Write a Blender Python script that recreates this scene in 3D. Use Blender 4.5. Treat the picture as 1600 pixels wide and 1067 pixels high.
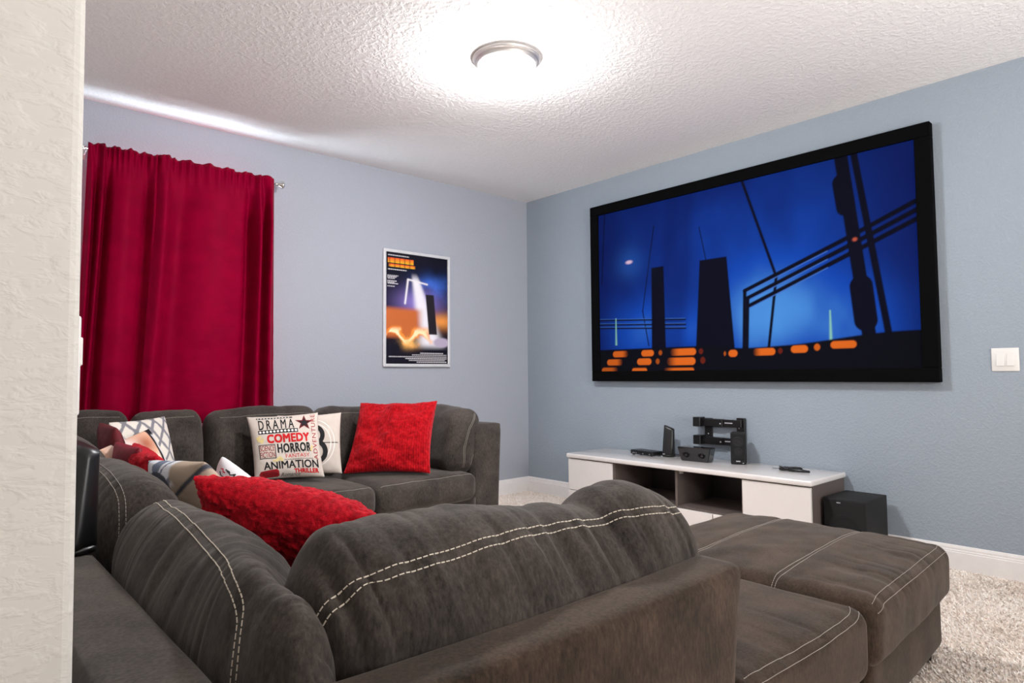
import bpy, bmesh, math
import numpy as np
from mathutils import Matrix, Vector
from mathutils.bvhtree import BVHTree

# ------------------------------------------------------------------ scene, camera, light
for o in list(bpy.data.objects):
    bpy.data.objects.remove(o)
S = bpy.context.scene
COL = S.collection
S.view_settings.view_transform = 'Standard'
S.view_settings.look = 'None'
S.view_settings.gamma = 1.0
S.view_settings.use_curve_mapping = False
S.view_settings.exposure = 0.0

H = 2.74                                   # ceiling height
CAM = Vector((-4.2405, -4.4860, 1.0903))
yaw, pitch, roll = math.radians(42.0067), math.radians(2.9097), math.radians(-0.4328)
fw = Vector((math.sin(yaw) * math.cos(pitch), math.cos(yaw) * math.cos(pitch), math.sin(pitch)))
rt = Vector((math.cos(yaw), -math.sin(yaw), 0))
up = rt.cross(fw)
r2 = rt * math.cos(roll) + up * math.sin(roll)
u2 = up * math.cos(roll) - rt * math.sin(roll)
cam = bpy.data.cameras.new('camera')
cam.sensor_width = 36.0
cam.lens = 36.0 * 1014.65 / 1600.0
cam.clip_start = 0.02
co = bpy.data.objects.new('camera', cam)
COL.objects.link(co)
co.matrix_world = Matrix(((r2.x, u2.x, -fw.x, CAM.x), (r2.y, u2.y, -fw.y, CAM.y), (r2.z, u2.z, -fw.z, CAM.z), (0, 0, 0, 1)))
S.camera = co

W = bpy.data.worlds.new('sky')
W.use_nodes = True
S.world = W
W.node_tree.nodes['Background'].inputs[0].default_value = (0.62, 0.78, 1.0, 1)
W.node_tree.nodes['Background'].inputs[1].default_value = 1.0

def area_light(name, loc, target, sx, sy, power, color):
    l = bpy.data.lights.new(name, 'AREA')
    l.shape = 'RECTANGLE'; l.size = sx; l.size_y = sy
    l.energy = power; l.color = color
    o = bpy.data.objects.new(name, l)
    COL.objects.link(o)
    o.location = loc
    o.rotation_euler = (Vector(target) - Vector(loc)).to_track_quat('-Z', 'Y').to_euler()
    return o
# daylight entering the curtained window, thrown up by the sunlit ground outside
area_light('window_daylight', (-3.05, 0.065, 1.61), (-3.05, -1.0, 1.61), .86, 1.30, 120, (0.75, 0.88, 1.0))
# added fill lights on the landing: one broad, one aimed at the ceiling
area_light('landing_fill', (-1.9, -8.4, 1.5), (-1.6, -2.0, 1.1), 2.4, 1.6, 92, (1.0, 0.98, 0.96))
area_light('ceiling_fill', (-2.45, -5.45, 1.5), (-2.25, -4.6, 2.74), 0.5, 0.5, 74, (0.98, 0.97, 0.97))
LAMP_STRENGTH = 290.0

# ------------------------------------------------------------------ numeric helpers
RNG = np.random.default_rng(7)
_perm = RNG.random((64, 64, 64))
def vnoise(P):
    P = np.asarray(P, float)
    i = np.floor(P).astype(int); f = P - i
    f = f * f * (3 - 2 * f)
    r = 0
    for dx in (0, 1):
        wx = f[..., 0] if dx else 1 - f[..., 0]
        for dy in (0, 1):
            wy = f[..., 1] if dy else 1 - f[..., 1]
            for dz in (0, 1):
                wz = f[..., 2] if dz else 1 - f[..., 2]
                r = r + wx * wy * wz * _perm[(i[..., 0] + dx) % 64, (i[..., 1] + dy) % 64, (i[..., 2] + dz) % 64]
    return r * 2 - 1
def fbm(P, o=3):
    r, a = 0, 1.0
    P = np.asarray(P, float)
    for k in range(o):
        r = r + a * vnoise(P * 2 ** k + 17.3 * k); a *= .5
    return r
def srgb(r, g, b):
    return tuple(((c / 255) / 12.92 if c / 255 <= .04045 else ((c / 255 + .055) / 1.055) ** 2.4) for c in (r, g, b))
def smooth(a, b, x):
    t = np.clip((x - a) / (b - a), 0, 1)
    return t * t * (3 - 2 * t)

# ------------------------------------------------------------------ materials
def new_mat(name):
    m = bpy.data.materials.new(name)
    m.use_nodes = True
    nt = m.node_tree
    return m, nt, nt.nodes['Principled BSDF']
def N(nt, kind, **kw):
    n = nt.nodes.new(kind)
    for k, v in kw.items():
        setattr(n, k, v)
    return n
def coords(nt, scale=(1, 1, 1), kind='Object'):
    tc = N(nt, 'ShaderNodeTexCoord'); mp = N(nt, 'ShaderNodeMapping')
    mp.inputs['Scale'].default_value = scale
    nt.links.new(tc.outputs[kind], mp.inputs['Vector'])
    return mp.outputs['Vector']
def noise(nt, vec, scale, detail=2, rough=.5, dist=0):
    n = N(nt, 'ShaderNodeTexNoise')
    n.inputs['Scale'].default_value = scale; n.inputs['Detail'].default_value = detail
    n.inputs['Roughness'].default_value = rough; n.inputs['Distortion'].default_value = dist
    nt.links.new(vec, n.inputs['Vector'])
    return n.outputs['Fac']
def ramp(nt, fac, stops):
    r = N(nt, 'ShaderNodeValToRGB')
    e = r.color_ramp.elements
    while len(e) < len(stops):
        e.new(0.5)
    for el, (p, c) in zip(e, stops):
        el.position = p; el.color = (*c, 1)
    nt.links.new(fac, r.inputs['Fac'])
    return r.outputs['Color']
def bump(nt, bsdf, fac, strength, dist, prev=None):
    b = N(nt, 'ShaderNodeBump')
    b.inputs['Strength'].default_value = strength; b.inputs['Distance'].default_value = dist
    nt.links.new(fac, b.inputs['Height'])
    if prev is not None:
        nt.links.new(prev, b.inputs['Normal'])
    nt.links.new(b.outputs['Normal'], bsdf.inputs['Normal'])
    return b.outputs['Normal']
def plain(name, rgb, rough=.5, metal=0., spec=.5, var=.06, vscale=30, bmp=0., bscale=80, sheen=0., coat=0.):
    m, nt, b = new_mat(name)
    v = coords(nt)
    f = noise(nt, v, vscale, 3)
    lo = tuple(c * (1 - var) for c in rgb); hi = tuple(min(1, c * (1 + var)) for c in rgb)
    nt.links.new(ramp(nt, f, [(.3, lo), (.7, hi)]), b.inputs['Base Color'])
    b.inputs['Roughness'].default_value = rough; b.inputs['Metallic'].default_value = metal
    b.inputs['Specular IOR Level'].default_value = spec
    if sheen:
        b.inputs['Sheen Weight'].default_value = sheen; b.inputs['Sheen Roughness'].default_value = .4
    if coat:
        b.inputs['Coat Weight'].default_value = coat; b.inputs['Coat Roughness'].default_value = .05
    if bmp:
        bump(nt, b, noise(nt, v, bscale, 2), bmp, .004)
    return m
def textured_wall(name, rgb, scale, strength, dist=.006, stretch=(1, 1, 1)):
    m, nt, b = new_mat(name)
    v = coords(nt, stretch)
    f = noise(nt, v, scale, 3, .55, .4)
    lo = tuple(c * .97 for c in rgb)
    nt.links.new(ramp(nt, f, [(.3, lo), (.7, rgb)]), b.inputs['Base Color'])
    b.inputs['Roughness'].default_value = .75
    b.inputs['Specular IOR Level'].default_value = .25
    s = N(nt, 'ShaderNodeMapRange'); s.interpolation_type = 'SMOOTHSTEP'
    s.inputs['From Min'].default_value = .42; s.inputs['From Max'].default_value = .62
    nt.links.new(f, s.inputs['Value'])
    bump(nt, b, s.outputs['Result'], strength, dist)
    return m
def sofa_fabric(name, base, k=1.0):
    m, nt, b = new_mat(name)
    v = coords(nt, (1, 1, .35))
    f1 = noise(nt, v, 150, 4, .7)
    v2 = coords(nt)
    f2 = noise(nt, v2, 7, 3, .6)
    mx = N(nt, 'ShaderNodeMath', operation='MULTIPLY_ADD')
    mx.inputs[1].default_value = .45
    nt.links.new(f2, mx.inputs[0])
    ml = N(nt, 'ShaderNodeMath', operation='MULTIPLY'); ml.inputs[1].default_value = .55
    nt.links.new(f1, ml.inputs[0]); nt.links.new(ml.outputs[0], mx.inputs[2])
    d = tuple(c * .32 * k for c in base); h = tuple(c * 2.0 * k for c in base)
    nt.links.new(ramp(nt, mx.outputs[0], [(.34, d), (.5, tuple(c * k for c in base)), (.68, h)]), b.inputs['Base Color'])
    b.inputs['Roughness'].default_value = .9
    b.inputs['Specular IOR Level'].default_value = .15
    b.inputs['Sheen Weight'].default_value = .16
    b.inputs['Sheen Roughness'].default_value = .5
    b.inputs['Sheen Tint'].default_value = (.9, .85, .8, 1)
    bump(nt, b, f1, .25, .002)
    return m
def attr_mat(name, rough=.85, emit=0., bmp=.15, bscale=500, spec=.2):
    m, nt, b = new_mat(name)
    a = N(nt, 'ShaderNodeAttribute'); a.attribute_name = 'print'
    nt.links.new(a.outputs['Color'], b.inputs['Base Color'])
    b.inputs['Roughness'].default_value = rough
    b.inputs['Specular IOR Level'].default_value = spec
    if emit:
        b.inputs['Base Color'].default_value = (0.002, 0.002, 0.003, 1)
        nt.links.remove(b.inputs['Base Color'].links[0])
        nt.links.new(a.outputs['Color'], b.inputs['Emission Color'])
        b.inputs['Emission Strength'].default_value = emit
    if bmp:
        bump(nt, b, noise(nt, coords(nt), bscale, 2), bmp, .001)
    return m
def plush(name, rgb, ribs=0):
    m, nt, b = new_mat(name)
    v = coords(nt)
    f = noise(nt, v, 60, 4, .7)
    f2 = noise(nt, v, 420, 2, .6)
    lo = tuple(c * .45 for c in rgb); hi = tuple(min(1, c * 1.5 + .01) for c in rgb)
    nt.links.new(ramp(nt, f, [(.3, lo), (.52, rgb), (.75, hi)]), b.inputs['Base Color'])
    b.inputs['Roughness'].default_value = .85
    b.inputs['Specular IOR Level'].default_value = .15
    b.inputs['Sheen Weight'].default_value = .7
    b.inputs['Sheen Roughness'].default_value = .35
    b.inputs['Sheen Tint'].default_value = (1, .12, .15, 1)
    n = bump(nt, b, f2, .6, .004)
    n = bump(nt, b, f, .5, .008, n)
    if ribs:
        uv = coords(nt, (1, 1, 1), 'UV')
        w = N(nt, 'ShaderNodeTexWave'); w.bands_direction = 'X'
        w.inputs['Scale'].default_value = ribs; w.inputs['Distortion'].default_value = .6
        w.inputs['Detail'].default_value = 1
        nt.links.new(uv, w.inputs['Vector'])
        bump(nt, b, w.outputs['Fac'], .5, .005, n)
    return m

M = {}
WALL = srgb(164, 168, 178)
M['wall'] = textured_wall('wall_paint', WALL, 70, .22, .004)
M['wall_tv'] = textured_wall('wall_paint_blue', srgb(150, 160, 170), 70, .30, .004)
M['cream'] = textured_wall('cream_wall_paint', srgb(208, 205, 199), 34, .22, .005, (1, 1, 1.8))
M['ceiling'] = textured_wall('ceiling_texture', srgb(240, 238, 237), 38, .28, .008)
M['trim'] = plain('trim_paint', srgb(232, 228, 226), .4, var=.02)
M['carpet'] = plain('carpet_base', srgb(240, 222, 209), .95, spec=.1, var=.2, vscale=90, bmp=.8, bscale=160)
M['pile'] = plain('carpet_pile', srgb(248, 231, 223), .95, spec=.1, var=.22, vscale=60, sheen=.3)
M['sofa'] = sofa_fabric('sofa_fabric', srgb(58, 52, 48))
M['sofa_brown'] = sofa_fabric('sofa_fabric_brown', srgb(57, 45, 36))
M['thread'] = plain('thread', srgb(205, 195, 180), .8)
M['thread_grey'] = plain('thread_grey', srgb(165, 158, 150), .8)
M['black_leg'] = plain('leg_wood', srgb(35, 28, 24), .5)
M['white_gloss'] = plain('white_lacquer', srgb(222, 217, 214), .16, var=.01, coat=.5)
M['dark_side'] = plain('dark_panel', srgb(92, 82, 78), .45, var=.05)
M['dark_in'] = plain('dark_interior', srgb(52, 46, 46), .3, var=.05)
M['black'] = plain('black_plastic', srgb(11, 11, 12), .35, var=.1)
M['black_gloss'] = plain('black_gloss', srgb(12, 13, 16), .08, var=.05, coat=.6)
M['black_matt'] = plain('black_matt', srgb(11, 11, 12), .75, var=.15, vscale=200)
M['grille'] = plain('speaker_cloth', srgb(8, 8, 9), .9, var=.4, vscale=900, bmp=.3, bscale=900)
M['silver'] = plain('silver_print', srgb(190, 190, 195), .4, metal=.3)
M['nickel'] = plain('brushed_nickel', srgb(222, 219, 216), .38, metal=.7, var=.04)
M['chrome'] = plain('chrome', srgb(215, 212, 208), .12, metal=1., var=.03)
M['poster_frame'] = plain('silver_frame', srgb(214, 214, 216), .35, metal=.2, var=.03)
M['white_plastic'] = plain('white_plastic', srgb(224, 222, 219), .35, var=.01)
M['frame_black'] = plain('velvet_frame', srgb(5, 5, 6), .85, spec=.06, var=.2)
M['screen'] = attr_mat('projected_picture', .9, emit=.85, bmp=0, spec=.04)
M['poster'] = attr_mat('poster_print', .3, bmp=0, spec=.4)
M['print'] = attr_mat('printed_cotton', .9, bmp=.2, bscale=700)
M['red_plush'] = plush('red_plush', srgb(180, 6, 27))
M['red_ribbed'] = plush('red_ribbed_plush', srgb(172, 4, 18), ribs=11)
M['crimson'] = plain('crimson_cloth', srgb(130, 6, 34), .7, var=.15, vscale=25, sheen=.0, bmp=.15, bscale=300)
M['dark_red'] = plain('dark_red_cloth', srgb(92, 4, 18), .8, var=.15, vscale=25)
M['ink'] = plain('black_ink', srgb(26, 25, 28), .9)
M['ink_red'] = plain('red_ink', srgb(196, 22, 30), .9)
M['ink_darkred'] = plain('dark_red_ink', srgb(150, 8, 22), .9)
M['ink_maroon'] = plain('maroon_ink', srgb(100, 4, 14), .9)
M['ink_yellow'] = plain('popcorn_ink', srgb(222, 202, 140), .9)
M['white_ink'] = plain('white_ink', srgb(236, 230, 224), .9)
def curtain_mat():
    m, nt, b = new_mat('crimson_satin')
    v = coords(nt, (1, 1, 1))
    f = noise(nt, v, 9, 3)
    c = srgb(128, 0, 37)
    nt.links.new(ramp(nt, f, [(.3, tuple(x * .85 for x in c)), (.7, tuple(x * 1.12 for x in c))]), b.inputs['Base Color'])
    b.inputs['Roughness'].default_value = .55
    b.inputs['Specular IOR Level'].default_value = .18
    b.inputs['Specular Tint'].default_value = (1, .1, .25, 1)
    b.inputs['Sheen Weight'].default_value = .0
    b.inputs['Sheen Tint'].default_value = (1, .05, .2, 1)
    bump(nt, b, noise(nt, coords(nt, (1, 1, 2.5)), 14, 3, .6), .12, .012)
    return m
M['curtain'] = curtain_mat()
def dome_mat():
    m, nt, b = new_mat('lit_glass_dome')
    b.inputs['Base Color'].default_value = (.9, .9, .9, 1)
    b.inputs['Emission Color'].default_value = (.98, .985, 1.0, 1)
    b.inputs['Emission Strength'].default_value = LAMP_STRENGTH
    return m
M['dome'] = dome_mat()
def glass_mat():
    m, nt, b = new_mat('window_glass')
    b.inputs['Transmission Weight'].default_value = 1
    b.inputs['Roughness'].default_value = 0
    b.inputs['IOR'].default_value = 1.1
    return m
M['glass'] = glass_mat()

# ------------------------------------------------------------------ object helpers
def mesh_obj(name, verts, faces, mat, parent=None, base=(0, 0, 0), smooth_=True, colors=None, uvs=None):
    """verts in world coordinates; the object's origin is put at its thing's base"""
    me = bpy.data.meshes.new(name)
    v = np.asarray(verts, float) - np.asarray(base, float)
    me.from_pydata(v.tolist(), [], [tuple(int(i) for i in f) for f in faces])
    for m in (mat if isinstance(mat, (list, tuple)) else [mat]):
        me.materials.append(M[m])
    if smooth_:
        me.polygons.foreach_set('use_smooth', [True] * len(me.polygons))
    if colors is not None:
        a = me.color_attributes.new('print', 'FLOAT_COLOR', 'POINT')
        c = np.ones((len(v), 4)); c[:, :3] = colors
        a.data.foreach_set('color', c.ravel())
    if uvs is not None:
        l = me.uv_layers.new(name='UVMap')
        li = np.zeros(len(me.loops), int); me.loops.foreach_get('vertex_index', li)
        l.data.foreach_set('uv', np.asarray(uvs, float)[li].ravel())
    me.update()
    o = bpy.data.objects.new(name, me)
    COL.objects.link(o)
    if parent is not None:
        o.parent = parent
    else:
        o.location = base
    return o
def thing(name, label, cat, base, group=None):
    o = bpy.data.objects.new(name, None)
    COL.objects.link(o)
    o.location = base
    o.empty_display_size = .05
    o['label'] = label; o['category'] = cat
    if group:
        o['group'] = group
    return o
def tag(o, label, cat, group=None, kind=None):
    o['label'] = label; o['category'] = cat
    if group: o['group'] = group
    if kind: o['kind'] = kind
    return o
def struct(o, label=None, cat=None):
    o['kind'] = 'structure'
    if label: o['label'] = label
    if cat: o['category'] = cat
    return o
def base_of(t):
    p = Vector(t.location)
    while t.parent is not None:
        t = t.parent
        p += Vector(t.location)
    return tuple(p)
def part(name, geo, mat, t, smooth_=True, **kw):
    return mesh_obj(name, geo[0], geo[1], mat, t, base_of(t), smooth_, **kw)

def join(*gs):
    V, F = [], []
    n = 0
    for v, f in gs:
        v = np.asarray(v, float)
        V.append(v); F.extend([tuple(i + n for i in q) for q in f]); n += len(v)
    return np.vstack(V), F
def box(x0, x1, y0, y1, z0, z1):
    v = [(x, y, z) for x in (x0, x1) for y in (y0, y1) for z in (z0, z1)]
    return np.array(v, float), [(0, 1, 3, 2), (4, 6, 7, 5), (0, 4, 5, 1), (2, 3, 7, 6), (0, 2, 6, 4), (1, 5, 7, 3)]
def bevel_box(x0, x1, y0, y1, z0, z1, r=.005, seg=2):
    bm = bmesh.new()
    v, f = box(x0, x1, y0, y1, z0, z1)
    vs = [bm.verts.new(p) for p in v]
    for q in f:
        bm.faces.new([vs[i] for i in q])
    bmesh.ops.recalc_face_normals(bm, faces=bm.faces)
    bmesh.ops.bevel(bm, geom=bm.edges[:], offset=r, segments=seg, affect='EDGES', profile=.5)
    bm.verts.index_update()
    out = np.array([p.co[:] for p in bm.verts]), [tuple(p.index for p in q.verts) for q in bm.faces]
    bm.free()
    return out
def xform(g, mat):
    v = np.asarray(g[0]); m = np.array(mat)
    return v @ m[:3, :3].T + m[:3, 3], g[1]
def lathe(profile, n=40, center=(0, 0, 0), axis='z'):
    V, F = [], []
    k = len(profile)
    for i in range(n):
        a = 2 * math.pi * i / n
        for r, z in profile:
            V.append((r * math.cos(a), r * math.sin(a), z))
    for i in range(n):
        for j in range(k - 1):
            a, b = i * k + j, ((i + 1) % n) * k + j
            F.append((a, b, b + 1, a + 1))
    V = np.array(V)
    if axis == 'x':
        V = V[:, [2, 0, 1]]
    elif axis == 'y':
        V = V[:, [1, 2, 0]]
    return V + np.array(center), F
def tube(pts, r, n=8, cap=True):
    pts = np.asarray(pts, float)
    rr = np.broadcast_to(np.asarray(r, float), (len(pts),))
    V, F = [], []
    ref = Vector((0, 0, 1))
    for i, p in enumerate(pts):
        t = Vector(pts[min(i + 1, len(pts) - 1)] - pts[max(i - 1, 0)]).normalized()
        rf = ref if abs(t.z) < .95 else Vector((1, 0, 0))
        a = t.cross(rf).normalized(); b = t.cross(a)
        for k in range(n):
            c, s = math.cos(2 * math.pi * k / n), math.sin(2 * math.pi * k / n)
            V.append(tuple(Vector(p) + (a * c + b * s) * float(rr[i])))
    for i in range(len(pts) - 1):
        for k in range(n):
            F.append((i * n + k, i * n + (k + 1) % n, (i + 1) * n + (k + 1) % n, (i + 1) * n + k))
    if cap:
        F.append(tuple(range(n))); F.append(tuple(range((len(pts) - 1) * n, len(pts) * n))[::-1])
    return np.array(V), F
def extrude_profile(poly, a, b, axis):
    """poly: list of (p,q) in the plane across the axis ('x': p=y,q=z; 'y': p=x,q=z)"""
    n = len(poly)
    V = []
    for t in (a, b):
        for p, q in poly:
            V.append((t, p, q) if axis == 'x' else ((p, t, q) if axis == 'y' else (p, q, t)))
    F = [tuple(range(n))[::-1], tuple(range(n, 2 * n))]
    F += [(i, (i + 1) % n, n + (i + 1) % n, n + i) for i in range(n)]
    return np.array(V, float), F
def fix_normals(g):
    bm = bmesh.new()
    vs = [bm.verts.new(p) for p in g[0]]
    for q in g[1]:
        try: bm.faces.new([vs[i] for i in q])
        except ValueError: pass
    bmesh.ops.recalc_face_normals(bm, faces=bm.faces)
    bm.verts.index_update()
    out = np.array([p.co[:] for p in bm.verts]), [tuple(p.index for p in q.verts) for q in bm.faces]
    bm.free()
    return out

def rbox(half, r, n=(24, 24, 16), crown=(0, 0, 0)):
    """rounded, crowned cushion block around the origin"""
    hx, hy, hz = half
    L = [np.linspace(-1, 1, k + 1) for k in n]
    # denser towards the edges
    L = [np.sign(t) * np.abs(t) ** .85 for t in L]
    key, V, F = {}, [], []
    def vid(i, j, k):
        if (i, j, k) not in key:
            key[(i, j, k)] = len(V); V.append((L[0][i] * hx, L[1][j] * hy, L[2][k] * hz))
        return key[(i, j, k)]
    nx, ny, nz = n
    for k in (0, nz):
        for i in range(nx):
            for j in range(ny):
                q = (vid(i, j, k), vid(i + 1, j, k), vid(i + 1, j + 1, k), vid(i, j + 1, k))
                F.append(q if k else q[::-1])
    for j in (0, ny):
        for i in range(nx):
            for k in range(nz):
                q = (vid(i, j, k), vid(i + 1, j, k), vid(i + 1, j, k + 1), vid(i, j, k + 1))
                F.append(q[::-1] if j else q)
    for i in (0, nx):
        for j in range(ny):
            for k in range(nz):
                q = (vid(i, j, k), vid(i, j + 1, k), vid(i, j + 1, k + 1), vid(i, j, k + 1))
                F.append(q if i else q[::-1])
    P = np.array(V); h = np.array(half)
    rv = np.minimum(np.broadcast_to(np.asarray(r, float), (3,)), h * .98)
    inner = np.clip(P, -(h - rv), h - rv)
    d = (P - inner) / rv
    l = np.linalg.norm(d, axis=1, keepdims=True); l[l == 0] = 1
    out = inner + d / l * rv
    u = np.clip(out / h, -1, 1)
    for a in range(3):
        b, c = (a + 1) % 3, (a + 2) % 3
        out[:, a] += u[:, a] * crown[a] * (1 - u[:, b] ** 2) * (1 - u[:, c] ** 2)
    return out, F
def place(g, loc, rotz=0, tilt_x=0, tilt_y=0):
    m = Matrix.Translation(loc) @ Matrix.Rotation(rotz, 4, 'Z') @ Matrix.Rotation(tilt_y, 4, 'Y') @ Matrix.Rotation(tilt_x, 4, 'X')
    return xform(g, m)
def wrinkle(g, amp=.004, freq=(9, 9, 9), seed=0, o=3, axis_dir=None):
    v = np.asarray(g[0]).copy()
    c = v.mean(0)
    d = v - c
    d /= np.maximum(np.linalg.norm(d, axis=1, keepdims=True), 1e-6)
    n = fbm(v * np.array(freq) + seed * 3.7, o)
    v += d * (n * amp)[:, None]
    return v, g[1]

def stitches(t_part, geo, path, mat='thread', pitch=.011, length=.0075, width=.0022, name='stitching', lift=.0012, pair=0.):
    """dashes laid along a guide path snapped to the cushion surface"""
    bvh = BVHTree.FromPolygons([tuple(p) for p in geo[0]], geo[1])
    paths = path if isinstance(path[0][0], (tuple, list, np.ndarray)) else [path]
    gs, lines = [], []
    for pa in paths:
        pa = np.asarray(pa, float)
        # dense interpolation then arc length sampling
        seg = np.linalg.norm(np.diff(pa, axis=0), axis=1); s = np.concatenate([[0], np.cumsum(seg)])
        m = max(20, int(s[-1] / .006))
        q = np.stack([np.interp(np.linspace(0, s[-1], m), s, pa[:, k]) for k in range(3)], 1)
        if len(q) > 12:                       # soften the corners of the guide
            for _ in range(6):
                q[1:-1] = (q[:-2] + q[1:-1] * 2 + q[2:]) / 4
        def snap(q):
            sp, nn = [], []
            for p in q:
                loc, nor, idx, dist = bvh.find_nearest(Vector(p))
                sp.append(loc[:]); nn.append(nor[:])
            sp = np.array(sp); nn = np.array(nn)
            cc = (sp - np.asarray(geo[0]).mean(0))
            nn *= np.where((nn * cc).sum(1, keepdims=True) < 0, -1, 1)
            return sp, nn
        sp, nn = snap(q)
        for _ in range(8):                    # the thread runs smoothly over the gathers
            sp[1:-1] = (sp[:-2] + sp[1:-1] * 2 + sp[2:]) / 4
        sp, nn = snap(sp)
        lines.append((sp, nn))
        if pair:
            tg = np.gradient(sp, axis=0); w = np.cross(nn, tg)
            w /= np.linalg.norm(w, axis=1, keepdims=True) + 1e-9
            s2 = sp + w * pair
            for _ in range(8):
                s2[1:-1] = (s2[:-2] + s2[1:-1] * 2 + s2[2:]) / 4
            lines.append(snap(s2))
    for sp, nn in lines:
        seg = np.linalg.norm(np.diff(sp, axis=0), axis=1); s = np.concatenate([[0], np.cumsum(seg)])
        for a in np.arange(0, s[-1] - length, pitch):
            A = np.array([np.interp(a, s, sp[:, k]) for k in range(3)])
            B = np.array([np.interp(a + length, s, sp[:, k]) for k in range(3)])
            n = np.array([np.interp(a, s, nn[:, k]) for k in range(3)]); n /= np.linalg.norm(n) + 1e-9
            t = B - A
            w = np.cross(n, t); w /= np.linalg.norm(w) + 1e-9
            w *= width / 2; up_ = n * lift
            lo = -n * .001
            v = [A - w + lo, A + w + lo, B + w + lo, B - w + lo, A - w * .6 + up_, A + w * .6 + up_, B + w * .6 + up_, B - w * .6 + up_]
            gs.append((np.array(v), [(4, 5, 6, 7), (0, 1, 5, 4), (1, 2, 6, 5), (2, 3, 7, 6), (3, 0, 4, 7)]))
    o = part(name, join(*gs), mat, t_part, False)
    o['kind'] = 'stuff'
    return o

# ------------------------------------------------------------------ the room
XL = -4.11                                  # inner face of the left wall
YE = -3.60                                  # where the left wall ends at the opening
def panel_wall(name, geo, mat, label, cat='wall'):
    return struct(mesh_obj(name, geo[0], geo[1], mat, None, (0, 0, 0), False), label, cat)
f = mesh_obj('floor', *box(-7.2, 0.15, -8.8, 0.15, -.10, 0), 'carpet', smooth_=False)
struct(f, 'pale beige carpeted floor', 'floor')
c = mesh_obj('ceiling', *box(-7.2, 0.15, -8.8, 0.15, H, H + .1), 'ceiling', smooth_=False)
struct(c, 'pale ceiling with knockdown texture', 'ceiling')
# back wall with its window opening
WX0, WX1, WZ0, WZ1 = -3.52, -2.58, .92, 2.30
wb = join(box(-7.2, WX0, 0, .14, 0, H), box(WX1, 0, 0, .14, 0, H), box(WX0, WX1, 0, .14, 0, WZ0), box(WX0, WX1, 0, .14, WZ1, H))
panel_wall('wall_back', wb, 'wall', 'light grey wall behind the curtain and poster')
panel_wall('wall_right', box(0, .14, -8.8, .14, 0, H), 'wall_tv', 'blue grey wall carrying the big screen')
wl = box(XL - .14, XL, YE, 0, 0, H)
# the bullnosed corner at the opening leans a hair, as in the photo
bm_ = bevel_box(XL - .14, XL, YE, 0, 0, H, .012, 3)
v_ = bm_[0].copy(); v_[:, 0] += -(v_[:, 2] - 1.09) * .005
panel_wall('wall_left', (v_, bm_[1]), 'cream', 'cream textured wall end at the left edge')
panel_wall('wall_front', box(-7.2, 0.15, -8.8, -8.66, 0, H), 'cream', 'cream wall of the landing behind the camera')
panel_wall('wall_landing', box(-7.2, -7.06, -8.8, 0, 0, H), 'cream', 'cream side wall of the landing')

def baseboard(name, a, b, side, label):
    h = .1347
    pr = [(0, 0), (.016, 0), (.016, h * .72), (.0125, h * .735), (.0125, h * .80), (.010, h * .82), (.010, h * .90), (.0065, h * .985), (.004, h), (0, h)]
    if side == 'back':
        g = extrude_profile([(-p, q) for p, q in pr], a, b, 'x')
    else:
        g = extrude_profile([(-p, q) for p, q in pr], a, b, 'y')
    g = fix_normals(g)
    o = mesh_obj(name, g[0], g[1], 'trim', None, (0, 0, 0), False)
    return struct(o, label, 'baseboard')
baseboard('baseboard_back', XL, 0, 'back', 'white stepped baseboard along the light grey wall')
baseboard('baseboard_right', -8.6, 0, 'right', 'white stepped baseboard along the blue grey wall')

# window behind the curtain
w1 = thing('window_1', 'daylit window behind the red curtains', 'window', (-3.05, .07, WZ0)); w1['kind'] = 'structure'
fr = join(box(WX0, WX0 + .04, .075, .12, WZ0, WZ1), box(WX1 - .04, WX1, .075, .12, WZ0, WZ1), box(WX0 + .04, WX1 - .04, .075, .12, WZ0, WZ0 + .04),
          box(WX0 + .04, WX1 - .04, .075, .12, WZ1 - .04, WZ1), box(WX0 + .04, WX1 - .04, .08, .115, 1.59, 1.63))
part('window_frame', fr, 'trim', w1, False)
part('pane', box(WX0 + .04, WX1 - .04, .095, .099, WZ0 + .04, 1.59), 'glass', w1, False)
part('pane', box(WX0 + .04, WX1 - .04, .095, .099, 1.63, WZ1 - .04), 'glass', w1, False)

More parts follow.
